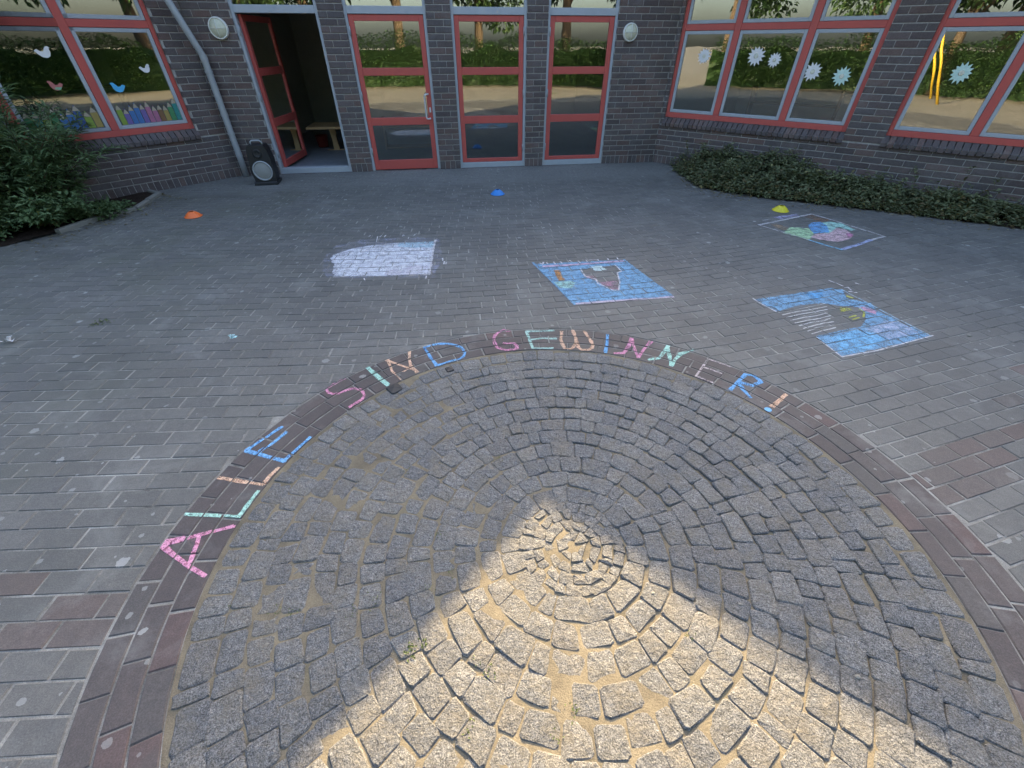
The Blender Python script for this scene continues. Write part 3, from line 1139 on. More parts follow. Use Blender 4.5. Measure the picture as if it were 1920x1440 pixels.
# shelves along the back walls of the rooms
def shelf(fn, u, off, w, h, label, cat='shelf'):
    s = empty('shelf', fn(u, off, .02))
    tag(s, label, cat)
    for du in (-w / 2, w / 2 - .03):
        mb = MB()
        mb.box(fn, u + du, u + du + .03, off - .32, off, .055, h)
        mb.build('side_panel', 'furniture_wood', s)
    for k in range(int(h / .36) + 1):
        z = .08 + k * .36
        if z < h - .02:
            mb = MB()
            mb.box(fn, u - w / 2 + .03, u + w / 2 - .03, off - .32, off - .004, z, z + .025)
            mb.build('board', 'furniture_wood', s)
shelf(fF, 2.2, -1.6, 1.1, .62, 'low wooden shelf inside behind the red door with the handle')
shelf(fL, -1.1, -2.6, 1.2, 1.2, 'wooden shelf in the room behind the left window')
shelf(fR, 1.6, -2.6, 1.6, 1.1, 'wooden shelf in the room behind the right windows')

# ------------------------------------------------------------------ paper cut-outs on the panes
def cut(fn, pts, off, name, mat, label, cat, group=None, thick=.002):
    us = [p[0] for p in pts]
    zs = [p[1] for p in pts]
    if area(pts) < 0:
        pts = pts[::-1]
    mb = MB()
    n = len(pts)
    cu, cz = sum(us) / n, sum(zs) / n
    prism(mb, pts, fn, off - thick, off)
    o = mb.build(name, mat, None)
    tag(o, label, cat, group)
    return o
BIRD = [(-.075, .01), (-.045, .025), (-.02, .005), (.01, .002), (.03, .03), (.05, .05), (.072, .052), (.088, .036), (.075, .03), (.073, -.01), (.055, -.045), (.02, -.062), (-.02, -.055), (-.05, -.025)]
def bird(u, z, s, flip, mat, label):
    pts = [(u + (-x if flip else x) * s, z + y * s) for x, y in BIRD]
    return cut(fL, pts, -.079, 'paper_bird', mat, label, 'paper bird', 'paper birds on the left window')
bird(-1.70, 1.68, 1.0, True and False, paper('paper_white', (.70, .68, .68)), 'white paper bird at the top of the left pane')
red_bird = bird(-1.74, 1.345, .9, True, paper('paper_pink', (.45, .16, .15)), 'red and green paper bird below the white one on the left pane')
bird(-.71, 1.49, .85, False, 'paper_white', 'white paper bird near the right edge of the left window')
bird(-1.10, 1.295, 1.0, True, paper('paper_blue', (.10, .42, .72)), 'bright blue paper bird low on the left window')
mb = MB()
prism(mb, [(-1.74 + x, 1.325 + y) for x, y in ((-.035, -.022), (.015, -.032), (.045, -.004), (-.02, .0))], fL, -.0788, -.0775)
mb.build('belly', paper('paper_green', (.22, .42, .27)), red_bird)
PENC = [('blue', (.07, .16, .36)), ('navy', (.05, .09, .22)), ('violet', (.16, .12, .30)), ('green', (.07, .22, .10)), ('lime', (.22, .30, .06)), ('pink', (.36, .14, .22)), ('brown', (.20, .11, .06)), ('ochre', (.32, .24, .08)), ('teal', (.05, .22, .20))]
rp = random.Random(9)
def pencils(u0, u1, n, where, seq):
    for k in range(n):
        u = u0 + (u1 - u0) * (k + .5) / n
        w_ = (u1 - u0) / n * .44
        h_ = rp.uniform(.12, .21)
        cn, cv = PENC[seq[k % len(seq)]]
        z0 = .862
        fwd = [(u - w_, z0), (u + w_, z0), (u + w_, z0 + h_), (u - w_, z0 + h_)]
        e = empty('paper_pencil', fL(u, -.08, z0))
        order = ['first', 'second', 'third', 'fourth', 'fifth', 'sixth', 'seventh', 'eighth', 'ninth', 'tenth', 'eleventh'][k]
        tag(e, '%s paper pencil, %s from the left along the bottom of the %s' % (cn, order, where), 'paper pencil', 'paper pencils along the left window')
        mb = MB()
        prism(mb, fwd, fL, -.0815, -.0795)
        mb.build('body', paper('pencil_' + cn, cv), e)
        mb = MB()
        prism(mb, [(u - w_, z0 + h_ + .0015), (u + w_, z0 + h_ + .0015), (u + w_ * .25, z0 + h_ + .05), (u - w_ * .25, z0 + h_ + .05)], fL, -.0815, -.0795)
        mb.build('tip', paper('paper_wood', (.38, .32, .24)), e)
        mb = MB()
        prism(mb, [(u - w_ * .25, z0 + h_ + .0515), (u + w_ * .25, z0 + h_ + .0515), (u, z0 + h_ + .068)], fL, -.0815, -.0795)
        mb.build('lead', 'pencil_' + cn, e)
pencils(-2.24, -1.475, 9, 'left pane', [3, 8, 4, 3, 0, 0, 1, 4, 7])
pencils(-1.265, -.50, 11, 'right pane', [4, 2, 0, 0, 2, 5, 5, 6, 7, 3, 8])
def flower(u, z, s, mat, label):
    pts = []
    n = 13
    rr = random.Random(int(u * 1000))
    for k in range(n * 2):
        a = math.pi * k / n
        r_ = s * (1.0 + rr.uniform(-.1, .1) if k % 2 == 0 else .66)
        pts.append((u + r_ * math.cos(a), z + r_ * math.sin(a)))
    e = empty('paper_flower', fR(u, -.075, z))
    tag(e, label, 'paper flower', 'paper flowers on the right windows')
    mb = MB()
    c0 = [fR(x, -.078, y) for x, y in pts]
    cen = fR(u, -.074, z)
    for k in range(len(c0)):
        mb.face([cen, c0[k], c0[(k + 1) % len(c0)]])
    mb.build('petals', mat, e)
    mb = MB()
    mb.lathe([(s * .26, 0), (s * .2, .006), (.001, .008)], lambda x, y, h: fR(u + x, -.074 + h, z + y), 14)
    mb.build('centre', paper('paper_cream', (.62, .60, .50)), e)
paper('paper_mint', (.50, .66, .60))
flower(.50, 1.60, .11, 'paper_white', 'white paper flower on the pane nearest the doors')
flower(1.29, 1.61, .125, 'paper_white', 'large white paper flower on the middle pane of the nearer right window')
flower(1.565, 1.565, .095, 'paper_white', 'small white paper flower on the middle pane of the nearer right window')
flower(2.125, 1.437, .115, 'paper_white', 'left white paper flower on the outer pane of the nearer right window')
flower(2.51, 1.395, .115, 'paper_mint', 'right pale green paper flower on the outer pane of the nearer right window')
flower(3.79, 1.465, .115, 'paper_mint', 'pale green paper flower on the farther right window')
flower(4.62, 1.42, .115, 'paper_white', 'white paper flower cut by the right edge of the photo')

# ------------------------------------------------------------------ marker discs on the paving
def marker(px_, py_, mat, label, r_=.100, rot=0, h=.062):
    g_ = G(px_, py_)
    e = empty('marker_disc', (g_.x, g_.y, 0))
    tag(e, label, 'marker disc', 'sport marker discs on the paving')
    fn = lambda x, y, z: Vector((g_.x + x, g_.y + y, z + .003))
    mb = MB()
    mb.lathe([(r_, 0), (r_ * .97, .004), (r_ * .72, h * .55), (r_ * .38, h * .95), (r_ * .30, h), (r_ * .26, h * .97), (r_ * .34, h * .88), (r_ * .68, h * .5), (r_ * .92, .002)], fn, 32)
    mb.build('disc', mat, e, smooth=True)
    mb = MB()
    mb.lathe([(r_ * 1.04, 0), (r_ * 1.05, .003), (r_ * 1.0, .005), (r_ * .985, .002)], fn, 32)
    mb.build('rim', mat, e, smooth=True)
painted('plastic_orange', (.85, .16, .03), .4, .02)
painted('plastic_blue', (.03, .22, .62), .4, .02)
painted('plastic_yellow', (.66, .56, .02), .4, .02)
marker(363, 406, 'plastic_orange', 'orange marker disc in front of the left planting bed')
marker(933, 364, 'plastic_blue', 'blue marker disc in front of the third door')
marker(1463, 395, 'plastic_yellow', 'yellow marker disc above the upper right chalk picture')

# ------------------------------------------------------------------ chalk
def near(poly):
    xs_ = [p[0] for p in poly]
    ys_ = [p[1] for p in poly]
    s = set()
    for ix in range(int(math.floor(min(xs_) / .3)), int(math.floor(max(xs_) / .3)) + 1):
        for iy in range(int(math.floor(min(ys_) / .3)), int(math.floor(max(ys_) / .3)) + 1):
            s.update(HASH.get((ix, iy), ()))
    return s
def lay(mb, poly, lift):
    """lay a convex chalk polygon on the faces of the pavers it crosses"""
    if area(poly) < 0:
        poly = poly[::-1]
    for k in near(poly):
        sp_, z = SURF[k]
        c = clip(poly, sp_)
        if len(c) >= 3 and area(c) > 1e-7:
            mb.face([(x, y, z + lift) for x, y in c])
def stroke(mb, pts, w, lift=.0012, rg=None):
    """pts on the ground; a chalk line of width w broken up along its length"""
    rg = rg or random
    for a, b in zip(pts[:-1], pts[1:]):
        dx, dy = b[0] - a[0], b[1] - a[1]
        L = math.hypot(dx, dy)
        if L < 1e-5:
            continue
        n = max(1, int(L / .035))
        nx, ny = -dy / L, dx / L
        ww = [w * rg.uniform(.75, 1.15) for _ in range(n + 1)]
        for i in range(n):
            s0, s1 = i / n - .004 / L, (i + 1) / n + .004 / L
            p0 = (a[0] + dx * s0, a[1] + dy * s0)
            p1 = (a[0] + dx * s1, a[1] + dy * s1)
            lay(mb, [(p0[0] + nx * ww[i] / 2, p0[1] + ny * ww[i] / 2), (p0[0] - nx * ww[i] / 2, p0[1] - ny * ww[i] / 2), (p1[0] - nx * ww[i + 1] / 2, p1[1] - ny * ww[i + 1] / 2), (p1[0] + nx * ww[i + 1] / 2, p1[1] + ny * ww[i + 1] / 2)], lift)
def smoothpts(pts, closed=False):
    if len(pts) < 3:
        return pts
    out = [pts[0]]
    for a, b in zip(pts[:-1], pts[1:]):
        out += [(a[0] * .75 + b[0] * .25, a[1] * .75 + b[1] * .25), (a[0] * .25 + b[0] * .75, a[1] * .25 + b[1] * .75)]
    out.append(pts[-1])
    return out
PINK, MINT, ORANGE, BLUE, WHITE = (.66, .30, .42), (.42, .66, .56), (.70, .46, .32), (.20, .42, .70), (.66, .62, .62)
def cr(x0, y0, s):
    return lambda p: tuple(G(x0 + p[0] / s, y0 + p[1] / s)[:2])
ca, cb = cr(260, 600, 2.88), cr(860, 580, 2.743)
LETTERS = [
 ('A', 'pink', PINK, ca, .022, 0, [[(525, 1110), (340, 1165), (125, 1215)], [(125, 1215), (250, 1320), (365, 1375)], [(325, 1172), (280, 1310)], [(150, 1195), (245, 1178)]], 'pink chalk letter A that starts the writing'),
 ('L', 'mint', MINT, ca, .022, 0, [[(255, 1050), (400, 1058), (548, 1070)], [(545, 1070), (600, 1000), (652, 933)]], 'mint green chalk letter L next to the pink A'),
 ('L', 'orange', ORANGE, ca, .022, 0, [[(435, 852), (560, 872), (695, 892)], [(690, 892), (735, 850), (782, 808)]], 'orange chalk letter L below the blue E'),
 ('E', 'blue', BLUE, ca, .022, 0, [[(582, 708), (690, 738), (805, 768)], [(582, 708), (680, 640), (772, 573)], [(655, 712), (730, 660), (800, 603)], [(803, 768), (870, 710), (932, 640)]], 'blue chalk letter E at the end of the first word'),
 ('S', 'pink', PINK, ca, .020, 1, [[(1110, 320), (1030, 360), (1012, 388), (1060, 406), (1130, 376), (1190, 368), (1222, 400), (1200, 440), (1145, 476)]], 'pink chalk letter S that starts the second word'),
 ('I', 'mint', MINT, ca, .020, 0, [[(1232, 258), (1290, 310), (1352, 367)], [(1240, 256), (1345, 350)]], 'mint green chalk letter I after the pink S'),
 ('N', 'orange', ORANGE, ca, .020, 0, [[(1345, 215), (1370, 275), (1422, 332)], [(1342, 218), (1420, 245), (1500, 275)], [(1462, 170), (1460, 215), (1470, 250), (1515, 292)], [(1432, 278), (1475, 250)]], 'orange chalk letter N before the blue D'),
 ('D', 'blue', BLUE, ca, .022, 1, [[(1543, 150), (1575, 200), (1612, 247)], [(1543, 150), (1600, 131), (1700, 130), (1752, 155), (1765, 188), (1720, 222), (1612, 247)]], 'blue chalk letter D at the end of the second word'),
 ('G', 'pink', PINK, cb, .026, 1, [[(262, 112), (220, 106), (180, 140), (180, 172), (210, 207), (262, 217), (298, 210), (300, 180), (235, 175)]], 'pink chalk letter G that starts the third word'),
 ('E', 'mint', (.40, .58, .52), cb, .022, 0, [[(350, 115), (365, 160), (382, 202)], [(350, 115), (420, 112), (490, 108)], [(365, 158), (430, 152), (500, 152)], [(382, 202), (430, 206), (482, 204)]], 'pale mint chalk letter E between the pink G and the orange W'),
 ('W', 'orange', ORANGE, cb, .024, 1, [[(530, 113), (526, 170), (550, 212), (588, 203), (606, 165), (588, 110)], [(606, 165), (622, 207), (660, 216), (692, 195), (680, 158), (640, 110)]], 'orange chalk letter W with rounded bottoms'),
 ('I', 'blue', BLUE, cb, .026, 0, [[(765, 132), (758, 180), (750, 227)]], 'blue chalk letter I between the orange W and the pink N'),
 ('N', 'pink', PINK, cb, .024, 0, [[(800, 230), (850, 224), (875, 190), (892, 152)], [(892, 152), (905, 200), (922, 247)], [(922, 247), (955, 205), (992, 168)]], 'pink chalk letter N after the blue I'),
 ('N', 'mint', MINT, cb, .024, 0, [[(978, 258), (1030, 250), (1055, 220), (1075, 188)], [(1075, 188), (1082, 240), (1092, 292)], [(1092, 292), (1115, 255), (1142, 228), (1205, 210)]], 'mint green chalk letter N after the pink one'),
 ('E', 'white', (.60, .50, .48), cb, .014, 0, [[(1287, 253), (1255, 298), (1220, 347)], [(1285, 255), (1340, 275), (1402, 297)], [(1255, 297), (1300, 312), (1352, 330)], [(1220, 345), (1260, 363), (1302, 380)]], 'thin white chalk letter E left of the blue R'),
 ('R', 'blue', BLUE, cb, .026, 0, [[(1470, 338), (1435, 375), (1400, 417)], [(1470, 338), (1520, 345), (1552, 375), (1512, 396), (1440, 376)], [(1440, 383), (1470, 420), (1502, 457)]], 'blue chalk letter R before the exclamation mark'),
 ('!', 'orange', ORANGE, cb, .026, 0, [[(1682, 443), (1650, 470), (1610, 502)]], 'orange chalk exclamation mark with a blue dot that ends the writing'),
]
rgc = random.Random(31)
def keep_on_ring(p):
    dx, dy = p[0] - CC.x, p[1] - CC.y
    d = math.hypot(dx, dy)
    k = max(1, (RIN + .018) / d)
    return (CC.x + dx * k, CC.y + dy * k)
for (ch, cn, colr, tf, w_, sm, strokes, label) in LETTERS:
    paths = [[keep_on_ring(tf(p)) for p in (smoothpts(st) if (sm and len(st) > 3) else st)] for st in strokes]
    allpts = [p for gp in paths for p in gp]
    cx = sum(p[0] for p in allpts) / len(allpts)
    cy = sum(p[1] for p in allpts) / len(allpts)
    e = empty('chalk_letter', (cx, cy, 0))
    tag(e, label, 'chalk letter', 'chalk writing on the brick ring')
    for q_, gp in enumerate(paths):
        mb = MB()
        for z_ in range(3):
            j_ = w_ * .34
            gp2 = [(x + rgc.uniform(-j_, j_), y + rgc.uniform(-j_, j_)) for x, y in gp]
            stroke(mb, gp2, w_ * .74, .0012 + .0003 * z_ + .00005 * q_, rgc)
        mb.build('stroke', chalk_mat(colr, .66 if cn != 'white' else .60), e)
        mb = MB()
        stroke(mb, gp, w_ * 2.6, .0009 + .00004 * q_, rgc)
        mb.build('dust', chalk_mat(tuple(c * .8 for c in colr), .12, True), e)
    if ch == '!':
        mb = MB()
        c0 = keep_on_ring(tf((1590, 517)))
        lay(mb, [(c0[0] + .022 * math.cos(k * .7), c0[1] + .020 * math.sin(k * .7)) for k in range(9)], .0016)
        mb.build('dot', chalk_mat(BLUE, .9), e)

def bil(q, s, t_):
    return tuple((q[0][i] * (1 - s) + q[1][i] * s) * (1 - t_) + (q[3][i] * (1 - s) + q[2][i] * s) * t_ for i in (0, 1))
def drawing(name, label, tf, regions, lines, group='chalk pictures on the paving', cell=.010, halo=None):
    """regions: (part name, colour, coverage, polygon in crop pixels, holes) ; lines: (part name, colour, width, [points])"""
    pts_all = [tf(p) for rg in regions for p in rg[3]] + [tf(p) for l_ in lines for p in l_[3]]
    cx = sum(p[0] for p in pts_all) / len(pts_all)
    cy = sum(p[1] for p in pts_all) / len(pts_all)
    e = empty(name, (cx, cy, 0))
    tag(e, label, 'chalk drawing', group)
    lift = .0009
    if halo:
        gp = [tf(p) for p in halo]
        gx_, gy_ = sum(p[0] for p in gp) / len(gp), sum(p[1] for p in gp) / len(gp)
        for k_, (ex, cv) in enumerate(((1.16, .10), (1.08, .16))):
            mb = MB()
            lay(mb, [(gx_ + (p[0] - gx_) * ex, gy_ + (p[1] - gy_) * ex) for p in gp], .0005 + .0002 * k_)
            mb.build('chalk_dust', chalk_mat((.42, .47, .54), cv, True), e)
    for (pn, colr, cov, poly, holes, smear) in regions:
        gp = [tf(p) for p in poly]
        gh = [[tf(p) for p in h_] for h_ in holes]
        mb = MB()
        x0, x1 = min(p[0] for p in gp), max(p[0] for p in gp)
        y0, y1 = min(p[1] for p in gp), max(p[1] for p in gp)
        nx, ny = int((x1 - x0) / cell) + 1, int((y1 - y0) / cell) + 1
        # merge runs of cells along x to keep the mesh small
        for j in range(ny):
            ya = y0 + j * cell
            run = None
            for i in range(nx + 1):
                xa = x0 + i * cell
                wob = .010 * mnoise.noise((xa * 30, ya * 30, cx)) + (.022 * mnoise.noise((xa * 9, ya * 9, cy)) if smear else 0)
                on = i < nx and inpoly(xa + cell / 2 + wob, ya + cell / 2 + wob, gp) and not any(inpoly(xa + cell / 2 + wob, ya + cell / 2 - wob, h_) for h_ in gh)
                if on and run is None:
                    run = xa
                if run is not None and (not on or xa - run > .16):
                    lay(mb, [(run, ya), (xa, ya), (xa, ya + cell), (run, ya + cell)], lift)
                    run = xa if on else None
        mb.build(pn, chalk_mat(colr, cov * .88, smear), e)
        lift += .00035
    for (pn, colr, w_, pts) in lines:
        mb = MB()
        stroke(mb, [tf(p) for p in pts], w_, lift + .0003, rgc)
        mb.build(pn, chalk_mat(colr, .74), e)
    return e
SKY, LAV, PALEM = (.21, .37, .53), (.50, .50, .64), (.40, .60, .56)
# 1: smudged pale picture
q = cr(590, 430, 7.11)
drawing('chalk_drawing', 'smudged pale lavender chalk rectangle on the left', q, [
  ('haze_smudge', LAV, .42, [(150, 650), (120, 380), (260, 230), (560, 150), (1000, 110), (1660, 110), (1700, 400), (1600, 640)], [], True),
  ('lavender_fill', (.68, .67, .72), .74, [(250, 630), (235, 470), (230, 350), (500, 258), (830, 205), (1110, 180), (1600, 170), (1530, 605)], [], True),
  ('pale_fill', (.70, .69, .72), .66, [(300, 620), (290, 420), (560, 260), (1000, 230), (1560, 250), (1500, 600)], [], False),
  ('blue_fill', (.42, .58, .66), .62, [(1110, 185), (1595, 165), (1580, 245), (1240, 250), (1120, 235)], [], False),
  ('pink_fill', (.62, .48, .54), .45, [(950, 560), (1340, 480), (1500, 500), (1500, 600), (960, 615)], [], True)],
 [('edge_line', WHITE, .022, [(1612, 145), (1590, 240), (1560, 400), (1528, 610)]), ('edge_line', WHITE, .016, [(255, 636), (900, 622), (1500, 604)]),
  ('scribble', WHITE, .012, [(720, 100), (745, 88)]), ('scribble', WHITE, .012, [(840, 100), (825, 168)]), ('scribble', WHITE, .010, [(870, 105), (890, 85)]), ('scribble', WHITE, .012, [(930, 105), (950, 80)]),
  ('scribble', WHITE, .010, [(1175, 95), (1180, 75), (1195, 85)]), ('scribble', WHITE, .010, [(1245, 125), (1260, 105)]), ('scribble', WHITE, .010, [(1320, 90), (1340, 70)]),
  ('scribble', WHITE, .014, [(1705, 390), (1708, 420)]), ('scribble', WHITE, .014, [(1730, 430), (1722, 465)]), ('scribble', WHITE, .012, [(1758, 440), (1748, 465)]),
  ('scribble', WHITE, .012, [(660, 660), (672, 690)]), ('scribble', WHITE, .012, [(1490, 625), (1480, 660)])])
# 2: blue picture in the middle
q = cr(980, 470, 6.4)
dark = [(700, 222), (1110, 172), (1180, 250), (1135, 262), (1160, 365), (1155, 470), (1075, 470), (960, 410), (885, 360), (760, 325), (735, 290)]
drawing('chalk_drawing', 'blue chalk picture with a bare dark shape in its middle', q, [
  ('blue_fill', SKY, .78, [(125, 160), (1210, 112), (1790, 550), (620, 645)], [dark, [(370, 235), (450, 235), (510, 360), (430, 365)], [(360, 380), (560, 365), (640, 380), (590, 450), (420, 440)]], False),
  ('pale_blue_fill', (.30, .50, .70), .45, [(210, 215), (700, 215), (900, 400), (980, 560), (600, 600)], [dark], False),
  ('orange_patch', (.50, .24, .09), .7, [(370, 235), (450, 235), (470, 310), (510, 350), (430, 365)], [], False),
  ('green_patch', (.36, .56, .50), .7, [(360, 380), (560, 362), (640, 380), (590, 452), (420, 440)], [], False),
  ('pink_patch', (.55, .30, .38), .55, [(910, 380), (1145, 365), (1150, 460), (1080, 465)], [], False),
  ('pink_patch', (.58, .28, .36), .6, [(760, 305), (850, 300), (890, 335), (880, 350), (770, 330)], [], False),
  ('pale_patch', (.52, .62, .60), .85, [(822, 192), (945, 182), (1010, 232), (865, 248)], [], False)],
 [('pink_line', (.60, .42, .50), .040, [(240, 192), (720, 165), (1210, 128)]), ('pink_line', (.62, .50, .56), .030, [(640, 640), (1200, 600), (1810, 556)]),
  ('blue_line', SKY, .026, [(125, 145), (400, 420), (625, 650)]), ('blue_line', SKY, .022, [(1215, 110), (1500, 330), (1795, 545)]),
  ('pale_line', WHITE, .014, [(695, 222), (750, 310), (880, 345), (900, 395), (1080, 475), (1150, 480), (1165, 380), (1135, 265), (1185, 250), (1110, 175)]),
  ('scribble', WHITE, .016, [(205, 150), (240, 165), (250, 140)]), ('scribble', WHITE, .014, [(285, 145), (300, 160)]), ('scribble', WHITE, .014, [(370, 135), (390, 160)]), ('scribble', WHITE, .014, [(455, 135), (468, 150)]),
  ('scribble', WHITE, .014, [(560, 120), (590, 135)]), ('scribble', WHITE, .014, [(665, 125), (690, 145)]), ('scribble', WHITE, .014, [(760, 115), (775, 135)]), ('scribble', WHITE, .014, [(800, 115), (900, 108), (905, 122)]), ('scribble', WHITE, .014, [(1020, 92), (1028, 115)]), ('scribble', WHITE, .014, [(1130, 85), (1142, 108)])], halo=[(125, 160), (1210, 112), (1790, 550), (620, 645)])
# 3: outlined picture by the yellow disc
q = cr(1400, 380, 6.857)
drawing('chalk_drawing', 'outlined chalk picture with green, blue and pink patches by the yellow disc', q, [
  ('brown_fill', (.36, .20, .12), .60, [(740, 185), (830, 160), (1060, 225), (1000, 250)], [], True),
  ('brown_fill', (.40, .28, .18), .60, [(300, 275), (380, 270), (520, 320), (545, 360), (420, 345)], [], True),
  ('green_fill', (.42, .60, .36), .8, [(470, 388), (560, 318), (790, 330), (860, 390), (850, 440), (790, 485), (690, 450)], [], False),
  ('mint_fill', (.40, .64, .56), .8, [(930, 262), (1060, 248), (1200, 262), (1400, 350), (1330, 365), (1180, 315), (1080, 400), (1000, 400)], [], False),
  ('blue_fill', (.18, .38, .66), .78, [(785, 300), (830, 262), (950, 250), (1030, 300), (1065, 380), (860, 395)], [], False),
  ('pink_fill', (.64, .44, .46), .78, [(815, 445), (900, 400), (1060, 395), (1150, 325), (1260, 345), (1370, 415), (1330, 465), (1180, 505), (960, 480)], [], False),
  ('rose_patch', (.58, .24, .38), .7, [(1270, 395), (1350, 400), (1370, 440), (1300, 460)], [], False),
  ('lavender_patch', (.48, .44, .62), .62, [(320, 190), (640, 150), (695, 180), (430, 215)], [], False)],
 [('edge_line', (.60, .56, .56), .036, [(155, 290), (420, 235), (690, 180), (835, 150)]), ('edge_line', (.60, .56, .56), .026, [(835, 150), (1100, 225), (1300, 290), (1770, 435)]),
  ('edge_line', (.60, .56, .56), .020, [(155, 292), (480, 385), (800, 480)]), ('blue_edge_line', (.26, .50, .66), .032, [(800, 482), (1000, 545), (1225, 610)]), ('lavender_edge_line', (.42, .46, .66), .045, [(1225, 605), (1480, 525), (1600, 480)]), ('edge_line', (.60, .56, .56), .032, [(1600, 482), (1770, 435)]),
  ('scribble', WHITE, .016, [(85, 245), (115, 245)]), ('scribble', WHITE, .014, [(210, 230), (300, 215)])], halo=[(155, 290), (835, 150), (1770, 435), (1225, 610)])
# 4: blue picture with the striped bare shape
q = cr(1400, 520, 5.333)
bare = [(300, 345), (540, 275), (750, 258), (900, 285), (1110, 295), (1180, 350), (1190, 420), (1150, 490), (1000, 520), (880, 545), (690, 592)]
drawing('chalk_drawing', 'blue chalk picture with pale stripes across a bare dark shape', q, [
  ('blue_fill', SKY, .74, [(80, 222), (850, 108), (955, 125), (1000, 215), (1240, 262), (1300, 330), (1470, 410), (1830, 588), (1600, 650), (950, 795), (690, 595), (690, 592), (880, 545), (1150, 490), (1190, 420), (1180, 350), (1110, 295), (900, 285), (750, 258), (540, 275), (300, 345)], [], False),
  ('bright_blue_fill', (.16, .40, .68), .62, [(560, 160), (760, 140), (760, 210), (690, 225)], [], False),
  ('bright_blue_fill', (.22, .46, .68), .66, [(840, 600), (1100, 530), (1380, 600), (1300, 690), (980, 780)], [], False),
  ('white_fill', (.54, .54, .64), .5, [(1190, 520), (1400, 430), (1530, 440), (1720, 560), (1560, 590), (1430, 620)], [], False),
  ('yellow_patch', (.52, .52, .10), .62, [(930, 305), (985, 298), (1065, 325), (1000, 335), (940, 350)], [], False),
  ('pink_patch', (.58, .32, .40), .7, [(1110, 292), (1190, 295), (1300, 345), (1290, 372), (1210, 350)], [], False)],
 [('edge_line', WHITE, .014, [(60, 212), (130, 260), (300, 350)]), ('edge_line', WHITE, .012, [(690, 600), (950, 798)]), ('edge_line', WHITE, .012, [(950, 798), (1300, 735), (1640, 645), (1860, 585)]), ('edge_line', (.40, .55, .66), .012, [(950, 125), (1200, 255), (1480, 405), (1840, 590)]),
  ('yellow_line', (.52, .52, .12), .022, [(1000, 190), (1070, 215)]), ('yellow_line', (.52, .52, .12), .014, [(1130, 318), (1175, 352), (1165, 400)]), ('yellow_line', (.52, .52, .12), .014, [(1020, 405), (1090, 385)]), ('yellow_line', (.52, .52, .12), .014, [(1060, 425), (1120, 405)])]
 + [('stripe', (.58, .56, .54), .011, [(315 + 42 * k, 352 + 27 * k), (470 + 34 * k + rgc.uniform(-15, 15), 322 + 27 * k + rgc.uniform(-5, 5)), (620 + 26 * k, 296 + 28 * k + rgc.uniform(-5, 5)), (765 + 17 * k + rgc.uniform(-20, 15), 265 + 30 * k)]) for k in range(9)]
 + [('scribble', WHITE, .014, st) for st in ([(820, 32), (880, 55), (960, 90)], [(975, 105), (1010, 100), (1040, 130)], [(1020, 145), (1100, 152)], [(1085, 60), (1120, 70)])], halo=[(70, 215), (940, 100), (1840, 590), (950, 800)])
mb = MB()
q = cr(260, 600, 2.88)
for st in ([(490, 82), (510, 98)], [(512, 80), (500, 98)], [(520, 95), (528, 85)]):
    stroke(mb, [q(p) for p in st], .02, .0015, rgc)
tag(mb.build('chalk_mark', chalk_mat((.45, .66, .66), .9)), 'tiny turquoise chalk scribble on the paving above the pink S', 'chalk mark')
mb = MB()
for st in ([(700, 872), (640, 880)], [(600, 876), (585, 884)]):
    pass

# ------------------------------------------------------------------ planting beds
def leafset(mb, c, d, up, L, W, rg, fold=.25):
    """one lance-shaped leaf from c along d"""
    d = d.normalized()
    s = d.cross(up)
    if s.length < 1e-3:
        s = Vector((1, 0, 0))
    s.normalize()
    n = s.cross(d)
    m1 = c + d * L * .45 + n * L * .06
    tip = c + d * L - n * L * .10
    mb.cur = max(.001, rg.random())
    i = len(mb.v)
    mb.v += [tuple(c), tuple(m1 + s * W * .5 + n * W * fold), tuple(tip), tuple(m1 - s * W * .5 + n * W * fold), tuple(m1)]
    for f in ((0, 4, 1), (4, 2, 1), (0, 3, 4), (4, 3, 2)):
        mb.f.append(tuple(i + k for k in f))
        mb.r.append(mb.cur)

# left bed: soil, edging and shrub
rg = random.Random(77)
mb = MB()
gx, gy = 70, 60
x0, x1, y0, y1 = -7.9, -4.9, 3.3, 8.2
idx = {}
for i in range(gx + 1):
    for j in range(gy + 1):
        x, y = x0 + (x1 - x0) * i / gx, y0 + (y1 - y0) * j / gy
        idx[(i, j)] = len(mb.v)
        mb.v.append((x, y, .012 + .022 * mnoise.noise((x * 5, y * 5, 0)) + .012 * mnoise.noise((x * 17, y * 17, 2))))
for i in range(gx):
    for j in range(gy):
        x, y = x0 + (x1 - x0) * (i + .5) / gx, y0 + (y1 - y0) * (j + .5) / gy
        if inpoly(x, y, BED_L_POLY):
            mb.f.append((idx[(i, j)], idx[(i + 1, j)], idx[(i + 1, j + 1)], idx[(i, j + 1)]))
            mb.r.append(0)
tag(mb.build('soil_bed', 'soil', smooth=True), kind='structure')
edge = empty('bed_edging', (BED_L[3][0], BED_L[3][1], 0))
tag(edge, 'pale concrete edging stones around the left planting bed', 'edging')
for (a, b) in zip(BED_L[1:-1], BED_L[2:]):
    L = math.hypot(b[0] - a[0], b[1] - a[1])
    n = max(1, int(round(L / .45)))
    ang = math.atan2(b[1] - a[1], b[0] - a[0])
    fe = frame((a[0], a[1]), ang)
    for k in range(n):
        mb = MB()
        s0, s1 = L * k / n + .004, L * (k + 1) / n - .004
        hz = .045 + rg.uniform(-.006, .006)
        prism(mb, [(-.035, -.03), (.035, -.03), (.035, hz - .012), (.024, hz), (-.024, hz), (-.035, hz - .012)], (lambda u, o, z, fe=fe: fe(o, u, z)), s0, s1)
        mb.build('edging_stone', 'concrete_edge', edge, recalc=True)

